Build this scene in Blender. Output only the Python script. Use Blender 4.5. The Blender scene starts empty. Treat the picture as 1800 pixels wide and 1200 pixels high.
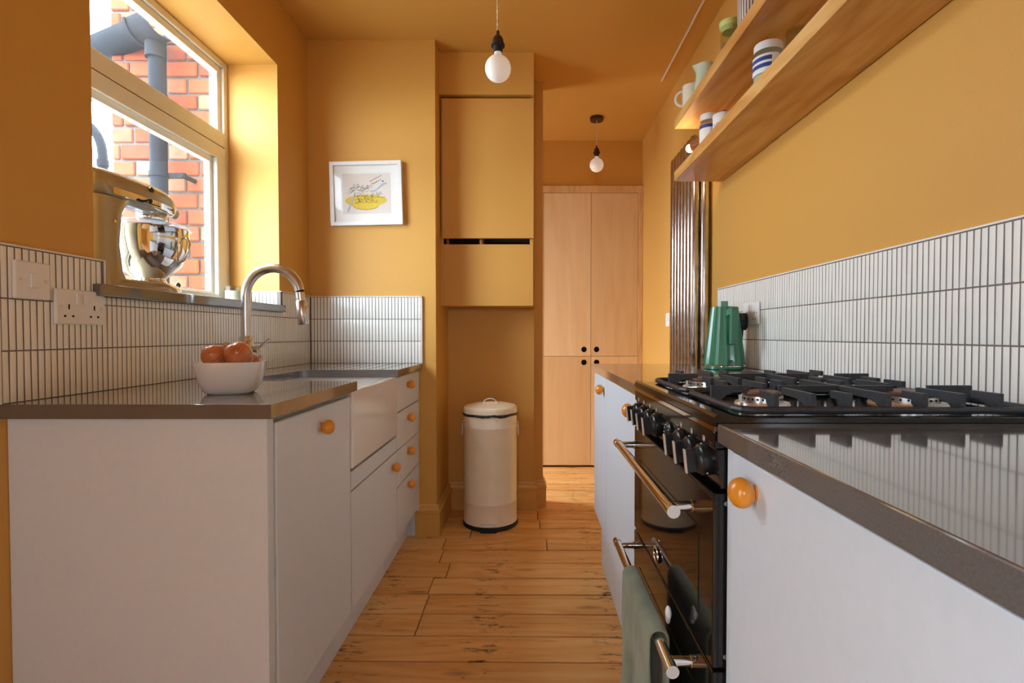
import bpy, bmesh, math, random
from mathutils import Vector, Matrix
random.seed(7)
PI = math.pi
S = bpy.context.scene
COL = S.collection

# ------------------------------------------------------------------ camera, sky, exposure
cam_d = bpy.data.cameras.new('camera')
cam = bpy.data.objects.new('camera', cam_d)
COL.objects.link(cam)
S.camera = cam
CAM_H = 1.0626
cam.location = (0, 0, CAM_H)
cam.rotation_euler = (math.radians(90 - 1.2), 0, 0)
cam_d.sensor_width = 36.0
cam_d.lens = 930 / 1800 * 36
cam_d.shift_x = -30 / 1800
cam_d.shift_y = 6.5 / 1800
cam_d.clip_start = 0.02

W = bpy.data.worlds.new('overcast_sky')
S.world = W
W.use_nodes = True
bgn = W.node_tree.nodes['Background']
bgn.inputs[0].default_value = (0.69, 0.865, 1.0, 1)
bgn.inputs[1].default_value = 13.0

S.view_settings.view_transform = 'Standard'
S.view_settings.look = 'None'
S.view_settings.gamma = 1
S.view_settings.use_curve_mapping = False
S.view_settings.exposure = 1.0

def portal(name, loc, rot, sx, sy):
    l = bpy.data.lights.new(name, 'AREA')
    l.shape = 'RECTANGLE'; l.size = sx; l.size_y = sy
    l.cycles.is_portal = True
    o = bpy.data.objects.new(name, l); COL.objects.link(o)
    o.location = loc; o.rotation_euler = rot
portal('window_daylight', (-1.47, 1.93, 1.75), (0, -PI/2, 0), 1.1, 1.05)
portal('added_window_daylight', (-0.2, -2.73, 1.6), (PI/2, 0, 0), 0.7, 0.6)  # this and the two door portals serve unseen, added openings
portal('added_garden_door_daylight', (-1.47, -0.8, 1.05), (0, -PI/2, 0), 2.1, 0.55)
portal('added_hall_door_daylight', (-1.47, 3.82, 1.1), (0, -PI/2, 0), 2.0, 0.6)

# ------------------------------------------------------------------ helpers
def srgb(r, g, b):
    f = lambda c: (c/255/12.92) if c/255 <= 0.04045 else ((c/255+0.055)/1.055)**2.4
    return (f(r), f(g), f(b), 1)

class MB:
    """collects geometry for one mesh"""
    def __init__(s):
        s.v = []; s.f = []
    def add(s, vs, fs):
        b = len(s.v); s.v += [tuple(p) for p in vs]; s.f += [tuple(i+b for i in f) for f in fs]
        return s
    def box(s, x0, x1, y0, y1, z0, z1):
        vs = [(x0,y0,z0),(x1,y0,z0),(x1,y1,z0),(x0,y1,z0),(x0,y0,z1),(x1,y0,z1),(x1,y1,z1),(x0,y1,z1)]
        return s.add(vs, [(0,3,2,1),(4,5,6,7),(0,1,5,4),(1,2,6,5),(2,3,7,6),(3,0,4,7)])
    def tube(s, pts, r, n=10, cap=True):
        pts = [Vector(p) for p in pts]; m = len(pts)
        rs = r if isinstance(r, (list, tuple)) else [r]*m
        vs = []; prev = None
        for i, p in enumerate(pts):
            t = (pts[min(i+1, m-1)] - pts[max(i-1, 0)]).normalized()
            if prev is None:
                a = Vector((0,0,1)) if abs(t.z) < 0.9 else Vector((1,0,0))
                u = t.cross(a).normalized()
            else:
                u = (prev - t*prev.dot(t)).normalized()
            prev = u; w = t.cross(u)
            for k in range(n):
                an = 2*PI*k/n
                vs.append(p + (u*math.cos(an) + w*math.sin(an))*rs[i])
        fs = [(i*n+k, i*n+(k+1)%n, (i+1)*n+(k+1)%n, (i+1)*n+k) for i in range(m-1) for k in range(n)]
        if cap:
            fs += [tuple(range(n))[::-1], tuple((m-1)*n+k for k in range(n))]
        return s.add(vs, fs)
    def cyl(s, p0, p1, r, n=20):
        return s.tube([p0, p1], r, n)
    def lathe(s, prof, n=32, o=(0,0,0), axis=None, sq=None):
        """prof: (r, z) list, revolved about z (or about axis vector)"""
        M = Matrix.Identity(3)
        if axis is not None:
            M = Vector((0,0,1)).rotation_difference(Vector(axis)).to_matrix()
        o = Vector(o); vs = []
        for (r, z) in prof:
            for k in range(n):
                a = 2*PI*k/n; c, d = math.cos(a), math.sin(a); q = 1
                if sq: q = 1/((abs(c)**sq + abs(d)**sq)**(1/sq))
                vs.append(o + M @ Vector((r*q*c, r*q*d, z)))
        m = len(prof)
        fs = [(i*n+k, i*n+(k+1)%n, (i+1)*n+(k+1)%n, (i+1)*n+k) for i in range(m-1) for k in range(n)]
        if prof[0][0] > 1e-5: fs.append(tuple(range(n))[::-1])
        if prof[-1][0] > 1e-5: fs.append(tuple((m-1)*n+k for k in range(n)))
        return s.add(vs, fs)
    def prism(s, poly, ax, lo, hi):
        """poly: 2d points, extruded on axis ax ('x': (y,z), 'y': (x,z), 'z': (x,y))"""
        def P(a, b, c): return {'x': (c,a,b), 'y': (a,c,b), 'z': (a,b,c)}[ax]
        n = len(poly)
        vs = [P(a, b, lo) for a, b in poly] + [P(a, b, hi) for a, b in poly]
        fs = [tuple(range(n)), tuple(range(n, 2*n))[::-1]]
        fs += [(k, k+n, (k+1) % n + n, (k+1) % n) for k in range(n)]
        return s.add(vs, fs)
    def loft(s, rings):
        n = len(rings[0]); m = len(rings)
        vs = [p for r in rings for p in r]
        fs = [(i*n+k, i*n+(k+1)%n, (i+1)*n+(k+1)%n, (i+1)*n+k) for i in range(m-1) for k in range(n)]
        fs += [tuple(range(n))[::-1], tuple((m-1)*n+k for k in range(n))]
        return s.add(vs, fs)
    def sphere(s, c, r, n=24, sc=(1,1,1)):
        prof = [(r*math.sin(PI*i/(n//2)) if 0 < i < n//2 else 1e-6, -r*math.cos(PI*i/(n//2))) for i in range(n//2+1)]
        t = MB().lathe(prof, n)
        return s.add([(c[0]+p[0]*sc[0], c[1]+p[1]*sc[1], c[2]+p[2]*sc[2]) for p in t.v], t.f)
    def mesh(s, name, smooth=None):
        me = bpy.data.meshes.new(name)
        me.from_pydata(s.v, [], s.f)
        bm = bmesh.new(); bm.from_mesh(me)
        bmesh.ops.remove_doubles(bm, verts=bm.verts, dist=1e-6)
        bmesh.ops.recalc_face_normals(bm, faces=bm.faces)
        bm.to_mesh(me); bm.free()
        if smooth is not None:
            me.polygons.foreach_set('use_smooth', [True]*len(me.polygons))
            me.set_sharp_from_angle(angle=math.radians(smooth))
        me.update()
        return me
    def build(s, name, mat, parent=None, smooth=None, bevel=0, seg=2, local=False, loc=None, rot=None):
        return link(name, s.mesh(name, smooth), mat, parent, bevel, seg, local, loc, rot)

def world_T(o):
    b = Matrix.LocRotScale(o.location, o.rotation_euler, o.scale)
    return (world_T(o.parent) @ o.matrix_parent_inverse @ b) if o.parent else b

def link(name, me, mat, parent=None, bevel=0, seg=2, local=False, loc=None, rot=None):
    o = bpy.data.objects.new(name, me)
    COL.objects.link(o)
    if mat is not None and not me.materials: me.materials.append(mat)
    if loc: o.location = loc
    if rot: o.rotation_euler = rot
    if parent is not None:
        o.parent = parent
        if not local: o.matrix_parent_inverse = world_T(parent).inverted()
    if bevel:
        m = o.modifiers.new('bevel', 'BEVEL'); m.width = bevel; m.segments = seg
        m.limit_method = 'ANGLE'; m.angle_limit = math.radians(40)
    return o

def tag(o, label, cat, group=None):
    o['label'] = label; o['category'] = cat
    if group: o['group'] = group
    return o
def thing(name, loc, label, cat, group=None, rz=0):
    o = bpy.data.objects.new(name, None); COL.objects.link(o)
    o.location = loc; o.rotation_euler = (0, 0, rz); o.empty_display_size = 0.05
    return tag(o, label, cat, group)
def struct(o, label=None):
    o['kind'] = 'structure'
    if label: o['label'] = label
    return o
def B(x0, x1, y0, y1, z0, z1): return MB().box(x0, x1, y0, y1, z0, z1)

# ------------------------------------------------------------------ materials
def new_mat(name):
    m = bpy.data.materials.new(name); m.use_nodes = True
    nt = m.node_tree; return m, nt, nt.nodes['Principled BSDF']
def N(nt, t, **kw):
    n = nt.nodes.new(t)
    for k, v in kw.items():
        if k in n.inputs: n.inputs[k].default_value = v
        else: setattr(n, k, v)
    return n
def mapping(nt, scale, kind='Object', rnd=False, rot=(0,0,0)):
    tc = N(nt, 'ShaderNodeTexCoord'); mp = N(nt, 'ShaderNodeMapping')
    mp.inputs['Scale'].default_value = scale; mp.inputs['Rotation'].default_value = rot
    src = tc.outputs[kind]
    if rnd:
        oi = N(nt, 'ShaderNodeObjectInfo'); mul = N(nt, 'ShaderNodeVectorMath', operation='MULTIPLY_ADD')
        mul.inputs[1].default_value = (37, 53, 29)
        nt.links.new(oi.outputs['Random'], mul.inputs[0]); nt.links.new(src, mul.inputs[2]); src = mul.outputs[0]
    nt.links.new(src, mp.inputs['Vector'])
    return mp.outputs[0]
def ramp(nt, fac, stops):
    r = N(nt, 'ShaderNodeValToRGB'); e = r.color_ramp.elements
    while len(e) < len(stops): e.new(0.5)
    for i, (p, c) in enumerate(stops): e[i].position = p; e[i].color = c
    nt.links.new(fac, r.inputs[0]); return r.outputs[0]
def mixc(nt, fac, a, b, mode='MIX'):
    m = N(nt, 'ShaderNodeMix', data_type='RGBA', blend_type=mode)
    for i, x in ((0, fac), (6, a), (7, b)):
        if hasattr(x, 'links'): nt.links.new(x, m.inputs[i])
        else: m.inputs[i].default_value = x
    return m.outputs[2]
def bump(nt, bs, h, strength, dist=0.002):
    b = N(nt, 'ShaderNodeBump'); b.inputs['Strength'].default_value = strength; b.inputs['Distance'].default_value = dist
    nt.links.new(h, b.inputs['Height']); nt.links.new(b.outputs[0], bs.inputs['Normal'])

def plain(name, col, rough=0.5, metal=0, var=0.06, nscale=30, bmp=0.0, coat=0, spec=0.5):
    m, nt, bs = new_mat(name)
    v = mapping(nt, (1,1,1))
    n = N(nt, 'ShaderNodeTexNoise', Scale=nscale, Detail=4.0); nt.links.new(v, n.inputs['Vector'])
    d = tuple(c*(1-var) for c in col[:3])+(1,); l = tuple(min(1, c*(1+var)) for c in col[:3])+(1,)
    nt.links.new(ramp(nt, n.outputs[0], [(0.3, d), (0.7, l)]), bs.inputs['Base Color'])
    bs.inputs['Roughness'].default_value = rough; bs.inputs['Metallic'].default_value = metal
    bs.inputs['Coat Weight'].default_value = coat; bs.inputs['Coat Roughness'].default_value = 0.08
    bs.inputs['Specular IOR Level'].default_value = spec
    if bmp: bump(nt, bs, n.outputs[0], bmp)
    return m

def wood(name, cols, grain='X', scale=1.0, rough=0.45, knots=0.6, rnd=True, marks=False, bmp=0.15, ring=0.38):
    """cols: dark, mid, light; grain axis in object space"""
    m, nt, bs = new_mat(name)
    sc = {'X': (1.2, 14, 14), 'Y': (14, 1.2, 14), 'Z': (14, 14, 1.2)}[grain]
    v = mapping(nt, tuple(s*scale for s in sc), rnd=rnd)
    sc2 = {'X': (.35, 2.2, 2.2), 'Y': (2.2, .35, 2.2), 'Z': (2.2, 2.2, .35)}[grain]
    v2 = mapping(nt, tuple(s*scale for s in sc2), rnd=rnd)
    n2 = N(nt, 'ShaderNodeTexNoise', Scale=2.2, Detail=3.0, Distortion=0.6); nt.links.new(v2, n2.inputs['Vector'])
    n1 = N(nt, 'ShaderNodeTexNoise', Scale=2.4, Detail=6.0, Roughness=0.65, Distortion=0.5); nt.links.new(v, n1.inputs['Vector'])
    rings = N(nt, 'ShaderNodeMath', operation='MULTIPLY'); rings.inputs[1].default_value = 16.0
    nt.links.new(n2.outputs[0], rings.inputs[0])
    pp = N(nt, 'ShaderNodeMath', operation='PINGPONG'); pp.inputs[1].default_value = 1.0
    nt.links.new(rings.outputs[0], pp.inputs[0])
    mx = N(nt, 'ShaderNodeMath', operation='MULTIPLY_ADD'); mx.inputs[1].default_value = ring
    nt.links.new(pp.outputs[0], mx.inputs[0]); 
    half = N(nt, 'ShaderNodeMath', operation='MULTIPLY'); half.inputs[1].default_value = 1.04-ring
    nt.links.new(n1.outputs[0], half.inputs[0]); nt.links.new(half.outputs[0], mx.inputs[2])
    c = ramp(nt, mx.outputs[0], [(0.2, cols[0]), (0.48, cols[1]), (0.8, cols[2])])
    if rnd:
        oi = N(nt, 'ShaderNodeObjectInfo')
        tint = ramp(nt, oi.outputs['Random'], [(0, (0.87, 0.82, 0.76, 1)), (0.5, (0.98, 0.96, 0.94, 1)), (1, (1.0, 1.0, 1.0, 1))])
        c = mixc(nt, 1.0, c, tint, 'MULTIPLY')
    if knots:
        sk = {'X': (2.6, 9, 9), 'Y': (9, 2.6, 9), 'Z': (9, 9, 2.6)}[grain]
        vk = mapping(nt, tuple(s*0.75 for s in sk), rnd=rnd)
        vo = N(nt, 'ShaderNodeTexVoronoi', Scale=1.0); nt.links.new(vk, vo.inputs['Vector'])
        km = ramp(nt, vo.outputs['Distance'], [(0.04, (knots,)*3+(1,)), (0.13, (0,0,0,1))])
        c = mixc(nt, km, c, tuple(x*0.35 for x in cols[0][:3])+(1,))
    if marks:  # nail rust and burn marks where the boards cross the joists
        ge = N(nt, 'ShaderNodeNewGeometry'); sp = N(nt, 'ShaderNodeSeparateXYZ'); nt.links.new(ge.outputs['Position'], sp.inputs[0])
        a = N(nt, 'ShaderNodeMath', operation='ADD'); a.inputs[1].default_value = 5.32; nt.links.new(sp.outputs[0], a.inputs[0])
        p2 = N(nt, 'ShaderNodeMath', operation='PINGPONG'); p2.inputs[1].default_value = 0.235; nt.links.new(a.outputs[0], p2.inputs[0])
        jm = ramp(nt, p2.outputs[0], [(0.0, (1,1,1,1)), (0.055, (0.75,)*3+(1,)), (0.11, (0,0,0,1))])
        vs = mapping(nt, (13, 42, 20), rnd=True)
        ns = N(nt, 'ShaderNodeTexNoise', Scale=1.0, Detail=5.0, Roughness=0.7); nt.links.new(vs, ns.inputs['Vector'])
        sm = ramp(nt, ns.outputs[0], [(0.565, (0,0,0,1)), (0.66, (1,1,1,1))])
        mk = mixc(nt, 1.0, jm, sm, 'MULTIPLY')
        c = mixc(nt, mk, c, srgb(52, 30, 18))
        vs3 = mapping(nt, (5, 60, 20), rnd=True)
        ns3 = N(nt, 'ShaderNodeTexNoise', Scale=1.0, Detail=4.0); nt.links.new(vs3, ns3.inputs['Vector'])
        sm3 = ramp(nt, ns3.outputs[0], [(0.66, (0,0,0,1)), (0.74, (0.65,)*3+(1,))])
        c = mixc(nt, sm3, c, srgb(84, 48, 24))
    nt.links.new(c, bs.inputs['Base Color'])
    bs.inputs['Roughness'].default_value = rough
    bump(nt, bs, n1.outputs[0], bmp, 0.001)
    return m

def glass(name, col=(1,1,1,1), fres=1.45, dirt_glare=0.0, rough=0.0, body=0.0):
    m = bpy.data.materials.new(name); m.use_nodes = True; nt = m.node_tree
    nt.nodes.remove(nt.nodes['Principled BSDF']); out = nt.nodes['Material Output']
    tr = N(nt, 'ShaderNodeBsdfTransparent'); tr.inputs[0].default_value = col
    gl = N(nt, 'ShaderNodeBsdfGlossy'); gl.inputs['Roughness'].default_value = rough
    lw = N(nt, 'ShaderNodeLayerWeight'); lw.inputs['Blend'].default_value = 0.5
    pw = N(nt, 'ShaderNodeMath', operation='POWER'); pw.inputs[1].default_value = 5.0; nt.links.new(lw.outputs['Facing'], pw.inputs[0])
    fr = N(nt, 'ShaderNodeMath', operation='MULTIPLY_ADD'); fr.inputs[1].default_value = 0.55; fr.inputs[2].default_value = (fres-1)*0.05; nt.links.new(pw.outputs[0], fr.inputs[0])
    mx = N(nt, 'ShaderNodeMixShader'); nt.links.new(fr.outputs[0], mx.inputs[0]); nt.links.new(tr.outputs[0], mx.inputs[1]); nt.links.new(gl.outputs[0], mx.inputs[2])
    last = mx.outputs[0]
    if dirt_glare or body:
        df = N(nt, 'ShaderNodeBsdfTranslucent'); df.inputs[0].default_value = (0.9, 0.92, 0.95, 1)
        v = mapping(nt, (1,1,1)); n = N(nt, 'ShaderNodeTexNoise', Scale=70.0, Detail=3.0); nt.links.new(v, n.inputs['Vector'])
        n2 = N(nt, 'ShaderNodeTexNoise', Scale=3.0, Detail=2.0); nt.links.new(v, n2.inputs['Vector'])
        spk = ramp(nt, n.outputs[0], [(0.70, (0,0,0,1)), (0.76, (1,1,1,1))])
        hz = ramp(nt, n2.outputs[0], [(0.3, (body,)*3+(1,)), (0.7, (body+dirt_glare*0.2,)*3+(1,))])
        f = mixc(nt, 0.02 if dirt_glare else 0.0, hz, spk, 'ADD')
        m2 = N(nt, 'ShaderNodeMixShader'); nt.links.new(f, m2.inputs[0]); nt.links.new(last, m2.inputs[1]); nt.links.new(df.outputs[0], m2.inputs[2]); last = m2.outputs[0]
    nt.links.new(last, out.inputs[0])
    return m

def emitter(name, col, strength, base=(1,1,1,1)):
    m, nt, bs = new_mat(name)
    bs.inputs['Base Color'].default_value = base
    bs.inputs['Emission Color'].default_value = col; bs.inputs['Emission Strength'].default_value = strength
    bs.inputs['Roughness'].default_value = 0.35
    return m

WALLC = srgb(215, 159, 77)
M_wall = plain('ochre_wall_paint', WALLC, 0.55, var=0.02, nscale=220, bmp=0.06, spec=0.35)
M_ceil = plain('ochre_ceiling_paint', WALLC, 0.7, var=0.02, nscale=160, bmp=0.08, spec=0.3)
M_trim = plain('ochre_trim_gloss', WALLC, 0.4, var=0.02, nscale=120, bmp=0.03)
M_cab = plain('pale_grey_cabinet_lacquer', srgb(218, 224, 232), 0.42, var=0.015, nscale=60)
M_carc = plain('white_carcass_board', srgb(205, 200, 195), 0.5, var=0.02)
M_shadow = plain('dark_void', srgb(22, 18, 16), 0.9)
M_tile = plain('cream_glazed_tile', srgb(245, 241, 232), 0.13, var=0.03, nscale=14, coat=0.3)
M_grout = plain('grey_grout', srgb(124, 114, 109), 0.9, var=0.1, nscale=200, bmp=0.2)
M_steel = plain('brushed_steel', (0.62, 0.6, 0.57, 1), 0.27, metal=1, nscale=90)
M_strip = plain('satin_silver_strip', srgb(214, 202, 194), 0.35, metal=0.55)
M_chrome = plain('polished_chrome', (0.8, 0.79, 0.78, 1), 0.05, metal=1, var=0.01)
M_black = plain('black_enamel', (0.008, 0.007, 0.007, 1), 0.09, var=0.1)
M_blackm = plain('black_satin_plastic', (0.012, 0.013, 0.015, 1), 0.3, var=0.1)
M_iron = plain('cast_iron', (0.03, 0.033, 0.04, 1), 0.45, var=0.25, nscale=260, bmp=0.3)
M_rubber = plain('black_rubber', (0.012, 0.011, 0.011, 1), 0.7)
M_orange = plain('orange_lacquer', srgb(232, 146, 42), 0.28, var=0.06, nscale=40, coat=0.2)
M_white = plain('white_plastic', srgb(236, 232, 228), 0.3, var=0.01)
M_upvc = plain('white_window_frame', srgb(232, 226, 214), 0.32, var=0.015)
M_ceramic = plain('white_ceramic', srgb(238, 234, 230), 0.12, var=0.01, coat=0.3)
M_bin = plain('cream_enamel', srgb(248, 232, 204), 0.35, var=0.03, nscale=18)
M_green = plain('green_glossy_plastic', srgb(52, 118, 84), 0.3, var=0.05, nscale=20, coat=0.3)
M_rad = plain('bare_metal_radiator', (0.56, 0.53, 0.5, 1), 0.22, metal=1, var=0.2, nscale=24)
M_bag = plain('black_bin_liner', (0.02, 0.022, 0.02, 1), 0.4)
M_cream = plain('champagne_enamel', srgb(172, 156, 128), 0.22, metal=0.3, var=0.02, coat=0.5)
M_bronze = plain('dark_bronze', (0.09, 0.05, 0.035, 1), 0.4, metal=0.7, var=0.15)
M_flex = plain('cream_braided_flex', srgb(222, 196, 150), 0.85, var=0.25, nscale=300, bmp=0.4)
M_pipe = plain('black_plastic_pipe', srgb(30, 31, 36), 0.75, var=0.15, nscale=20, spec=0.08)
M_mortar = plain('grey_mortar', srgb(86, 78, 74), 0.95, var=0.15, nscale=120, bmp=0.4, spec=0.1)
M_ground = plain('grey_paving', srgb(150, 148, 142), 0.9, var=0.2, nscale=4)
M_paper = plain('white_paper', srgb(240, 236, 230), 0.7, var=0.01)
M_ink = plain('black_ink', (0.02, 0.02, 0.02, 1), 0.8)
M_yellow = plain('yellow_print', srgb(226, 194, 74), 0.8, var=0.05)
M_blueink = plain('pale_blue_print', srgb(168, 184, 204), 0.8, var=0.05)
M_darkblue = plain('dark_blue_print', srgb(38, 70, 140), 0.5)
M_redink = plain('red_print', srgb(190, 60, 60), 0.5)
M_mintg = plain('pale_green_glaze', srgb(202, 214, 186), 0.18, var=0.02)
M_mug = plain('cream_glaze', srgb(234, 222, 200), 0.18, var=0.02)
M_lime = plain('lime_green_lid', srgb(206, 214, 130), 0.35, var=0.03)
M_flour = plain('cream_powder', srgb(222, 212, 186), 0.9, var=0.05, nscale=60)
M_brownfood = plain('brown_cereal', srgb(170, 120, 80), 0.9, var=0.4, nscale=160)
M_copper = plain('brown_copper', srgb(150, 96, 58), 0.4, metal=0.4, var=0.1)
M_burner = plain('aluminium_burner', (0.7, 0.68, 0.64, 1), 0.3, metal=1)
M_brass = plain('red_brown_burner_cap', srgb(110, 74, 58), 0.45, metal=0.3)
M_dglass = plain('dark_oven_glass', (0.006, 0.005, 0.005, 1), 0.05, var=0.1)
M_glass = glass('window_glass', dirt_glare=0.012, body=0.003)  # dirt specks plus a faint haze of glare put into the pane
M_clear = glass('clear_glass', (0.93, 0.95, 0.93, 1))
M_picglass = glass('picture_glass', (1, 1, 1, 1), fres=1.3)
M_shield = glass('clear_plastic', (0.95, 0.96, 0.98, 1), body=0.05)
M_wax = plain('cream_wax', srgb(232, 226, 206), 0.6)
M_oak = wood('oiled_oak', (srgb(190, 126, 58), srgb(218, 160, 88), srgb(236, 192, 124)), 'Y', 0.8, 0.42, 0.7, rnd=True, ring=0.32)
M_floor = wood('old_pine_board', (srgb(222, 158, 86), srgb(238, 180, 108), srgb(245, 196, 130)), 'X', 0.8, 0.45, 0.6, marks=True, bmp=0.25)
M_ply = wood('birch_plywood', (srgb(226, 188, 142), srgb(236, 202, 158), srgb(242, 214, 174)), 'Z', 0.5, 0.45, 0.0, bmp=0.05, ring=0.12)
M_pine = wood('pine_stile', (srgb(220, 172, 116), srgb(234, 194, 142), srgb(240, 206, 160)), 'Z', 1.0, 0.5, 0.7, bmp=0.05)

def quartz():
    m, nt, bs = new_mat('grey_quartz_worktop')
    v = mapping(nt, (1,1,1))
    a = N(nt, 'ShaderNodeTexNoise', Scale=420.0, Detail=2.0); nt.links.new(v, a.inputs['Vector'])
    b = N(nt, 'ShaderNodeTexVoronoi', Scale=120.0); nt.links.new(v, b.inputs['Vector'])
    c = ramp(nt, a.outputs[0], [(0.3, srgb(92, 87, 84)), (0.6, srgb(99, 94, 91)), (0.8, srgb(106, 101, 98))])
    k = ramp(nt, b.outputs['Distance'], [(0.0, (0.25,)*3+(1,)), (0.05, (0,0,0,1))])
    c = mixc(nt, k, c, srgb(160, 154, 146))
    nt.links.new(c, bs.inputs['Base Color']); bs.inputs['Roughness'].default_value = 0.09
    bs.inputs['Specular IOR Level'].default_value = 0.6; bs.inputs['IOR'].default_value = 1.7; bs.inputs['Coat Weight'].default_value = 0.7; bs.inputs['Coat Roughness'].default_value = 0.05
    return m
M_quartz = quartz()

def brickmat():
    m, nt, bs = new_mat('old_red_brick')
    oi = N(nt, 'ShaderNodeObjectInfo')
    base = ramp(nt, oi.outputs['Random'], [(0, srgb(118, 54, 34)), (0.4, srgb(140, 68, 40)), (0.75, srgb(132, 78, 56)), (1, srgb(134, 104, 82))])
    v = mapping(nt, (1,1,1), rnd=True)
    n = N(nt, 'ShaderNodeTexNoise', Scale=22.0, Detail=6.0); nt.links.new(v, n.inputs['Vector'])
    c = mixc(nt, ramp(nt, n.outputs[0], [(0.42, (0,0,0,1)), (0.75, (0.6,)*3+(1,))]), base, srgb(104, 62, 52))
    nt.links.new(c, bs.inputs['Base Color']); bs.inputs['Roughness'].default_value = 0.9; bs.inputs['Specular IOR Level'].default_value = 0.1
    bump(nt, bs, n.outputs[0], 0.5, 0.004)
    return m
M_brick = brickmat()

def onionmat():
    m, nt, bs = new_mat('onion_skin')
    v = mapping(nt, (1, 1, 1), rnd=True)
    g = N(nt, 'ShaderNodeTexGradient', gradient_type='RADIAL')
    tc = N(nt, 'ShaderNodeTexCoord'); nt.links.new(tc.outputs['Object'], g.inputs[0])
    mu = N(nt, 'ShaderNodeMath', operation='MULTIPLY'); mu.inputs[1].default_value = 60; nt.links.new(g.outputs['Fac'], mu.inputs[0])
    nn = N(nt, 'ShaderNodeTexNoise', Scale=1.0, Detail=2.0); nn.noise_dimensions = '1D'; nt.links.new(mu.outputs[0], nn.inputs['W'])
    n = N(nt, 'ShaderNodeTexNoise', Scale=30.0, Detail=4.0); nt.links.new(v, n.inputs['Vector'])
    ad = N(nt, 'ShaderNodeMath', operation='MULTIPLY_ADD'); ad.inputs[1].default_value = 0.5
    h = N(nt, 'ShaderNodeMath', operation='MULTIPLY'); h.inputs[1].default_value = 0.5
    nt.links.new(nn.outputs[0], h.inputs[0]); nt.links.new(n.outputs[0], ad.inputs[0]); nt.links.new(h.outputs[0], ad.inputs[2])
    c = ramp(nt, ad.outputs[0], [(0.3, srgb(160, 82, 40)), (0.5, srgb(196, 108, 58)), (0.72, srgb(222, 144, 92))])
    nt.links.new(c, bs.inputs['Base Color']); bs.inputs['Roughness'].default_value = 0.25
    bs.inputs['Coat Weight'].default_value = 0.3
    return m
M_onion = onionmat()
M_husk = plain('dry_onion_husk', srgb(196, 158, 112), 0.8, var=0.2, nscale=80)

def towelmat():
    m, nt, bs = new_mat('sage_green_velour')
    v = mapping(nt, (1, 1, 1))
    n = N(nt, 'ShaderNodeTexNoise', Scale=9.0, Detail=5.0); nt.links.new(v, n.inputs['Vector'])
    n2 = N(nt, 'ShaderNodeTexNoise', Scale=900.0, Detail=2.0); nt.links.new(v, n2.inputs['Vector'])
    nt.links.new(ramp(nt, n.outputs[0], [(0.35, srgb(104, 112, 88)), (0.65, srgb(138, 146, 118))]), bs.inputs['Base Color'])
    bs.inputs['Roughness'].default_value = 0.9; bs.inputs['Sheen Weight'].default_value = 0.4
    bump(nt, bs, n2.outputs[0], 0.5, 0.001)
    return m
M_towel = towelmat()

def stripemat():
    m, nt, bs = new_mat('brown_and_white_striped_glaze')
    tc = N(nt, 'ShaderNodeTexCoord'); g = N(nt, 'ShaderNodeTexGradient', gradient_type='RADIAL'); nt.links.new(tc.outputs['Object'], g.inputs[0])
    mu = N(nt, 'ShaderNodeMath', operation='MULTIPLY'); mu.inputs[1].default_value = 30; nt.links.new(g.outputs['Fac'], mu.inputs[0])
    fr = N(nt, 'ShaderNodeMath', operation='FRACT'); nt.links.new(mu.outputs[0], fr.inputs[0])
    nt.links.new(ramp(nt, fr.outputs[0], [(0.45, srgb(230, 220, 208)), (0.55, srgb(128, 96, 84))]), bs.inputs['Base Color'])
    bs.inputs['Roughness'].default_value = 0.3
    return m
M_stripe = stripemat()

# ------------------------------------------------------------------ room shell
XL, XR, ZC = -1.155, 0.90, 2.593       # left wall, right wall, ceiling
YB, YF = -2.6, 4.20                    # back of the room, cupboard front at the far end
XO = -1.44                             # outside face of left wall
WY0, WY1, WZ0, WZ1 = 1.41, 2.452, 1.163, 2.297   # kitchen window opening

flo = struct(B(XO, XR+0.1, YB-0.1, 4.9, -0.12, -0.024).build('floor', M_shadow), 'dark gap under the old pine floorboards')
struct(B(XO, XR+0.1, YB-0.1, 4.9, ZC, ZC+0.12).build('ceiling', M_ceil), 'ochre painted ceiling')
wl = MB()
for (a, b, c, d) in [(YB, -1.08, 0, ZC), (-1.08, -0.52, 2.1, ZC), (-0.52, WY0, 0, ZC), (WY0, WY1, 0, WZ0), (WY0, WY1, WZ1, ZC),
                     (WY1, 3.5, 0, ZC), (3.5, 4.15, 2.1, ZC), (4.15, 4.9, 0, ZC)]:
    wl.box(XO, XL, a, b, c, d)
wall_left = struct(wl.build('wall_left', M_wall), 'ochre painted wall with the deep window reveal')
wall_right = struct(B(XR, XR+0.1, YB, 4.9, 0, ZC).build('wall_right', M_wall), 'ochre painted wall behind the cooker and shelves')
struct(MB().box(XO, -0.55, YB-0.1, YB, 0, ZC).box(0.15, XR+0.1, YB-0.1, YB, 0, ZC).box(-0.55, 0.15, YB-0.1, YB, 0, 1.30).box(-0.55, 0.15, YB-0.1, YB, 1.90, ZC).build('wall_back', M_wall), 'ochre painted wall behind the viewer')
struct(B(XO, XR+0.1, 4.8, 4.9, 0, ZC).build('wall_hall_end', M_wall), 'ochre painted wall behind the plywood cupboard')
PX = -0.49
wall_far = struct(B(XL, PX, 2.784, 3.28, 0, ZC).build('wall_far', M_wall), 'ochre painted wall carrying the framed print')
struct(B(PX, 0.03, 3.20, 3.36, 0, ZC).build('wall_alcove', M_wall), 'ochre painted alcove back behind the bin')
struct(B(0.03, 0.085, 3.25, 3.36, 0, ZC).build('wall_nib', M_wall), 'narrow ochre wall edge beside the hall opening')
struct(B(0.0, XR, YF+0.02, YF+0.12, 2.232, ZC).build('wall_over_cupboard', M_wall), 'ochre wall above the plywood cupboard')

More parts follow.
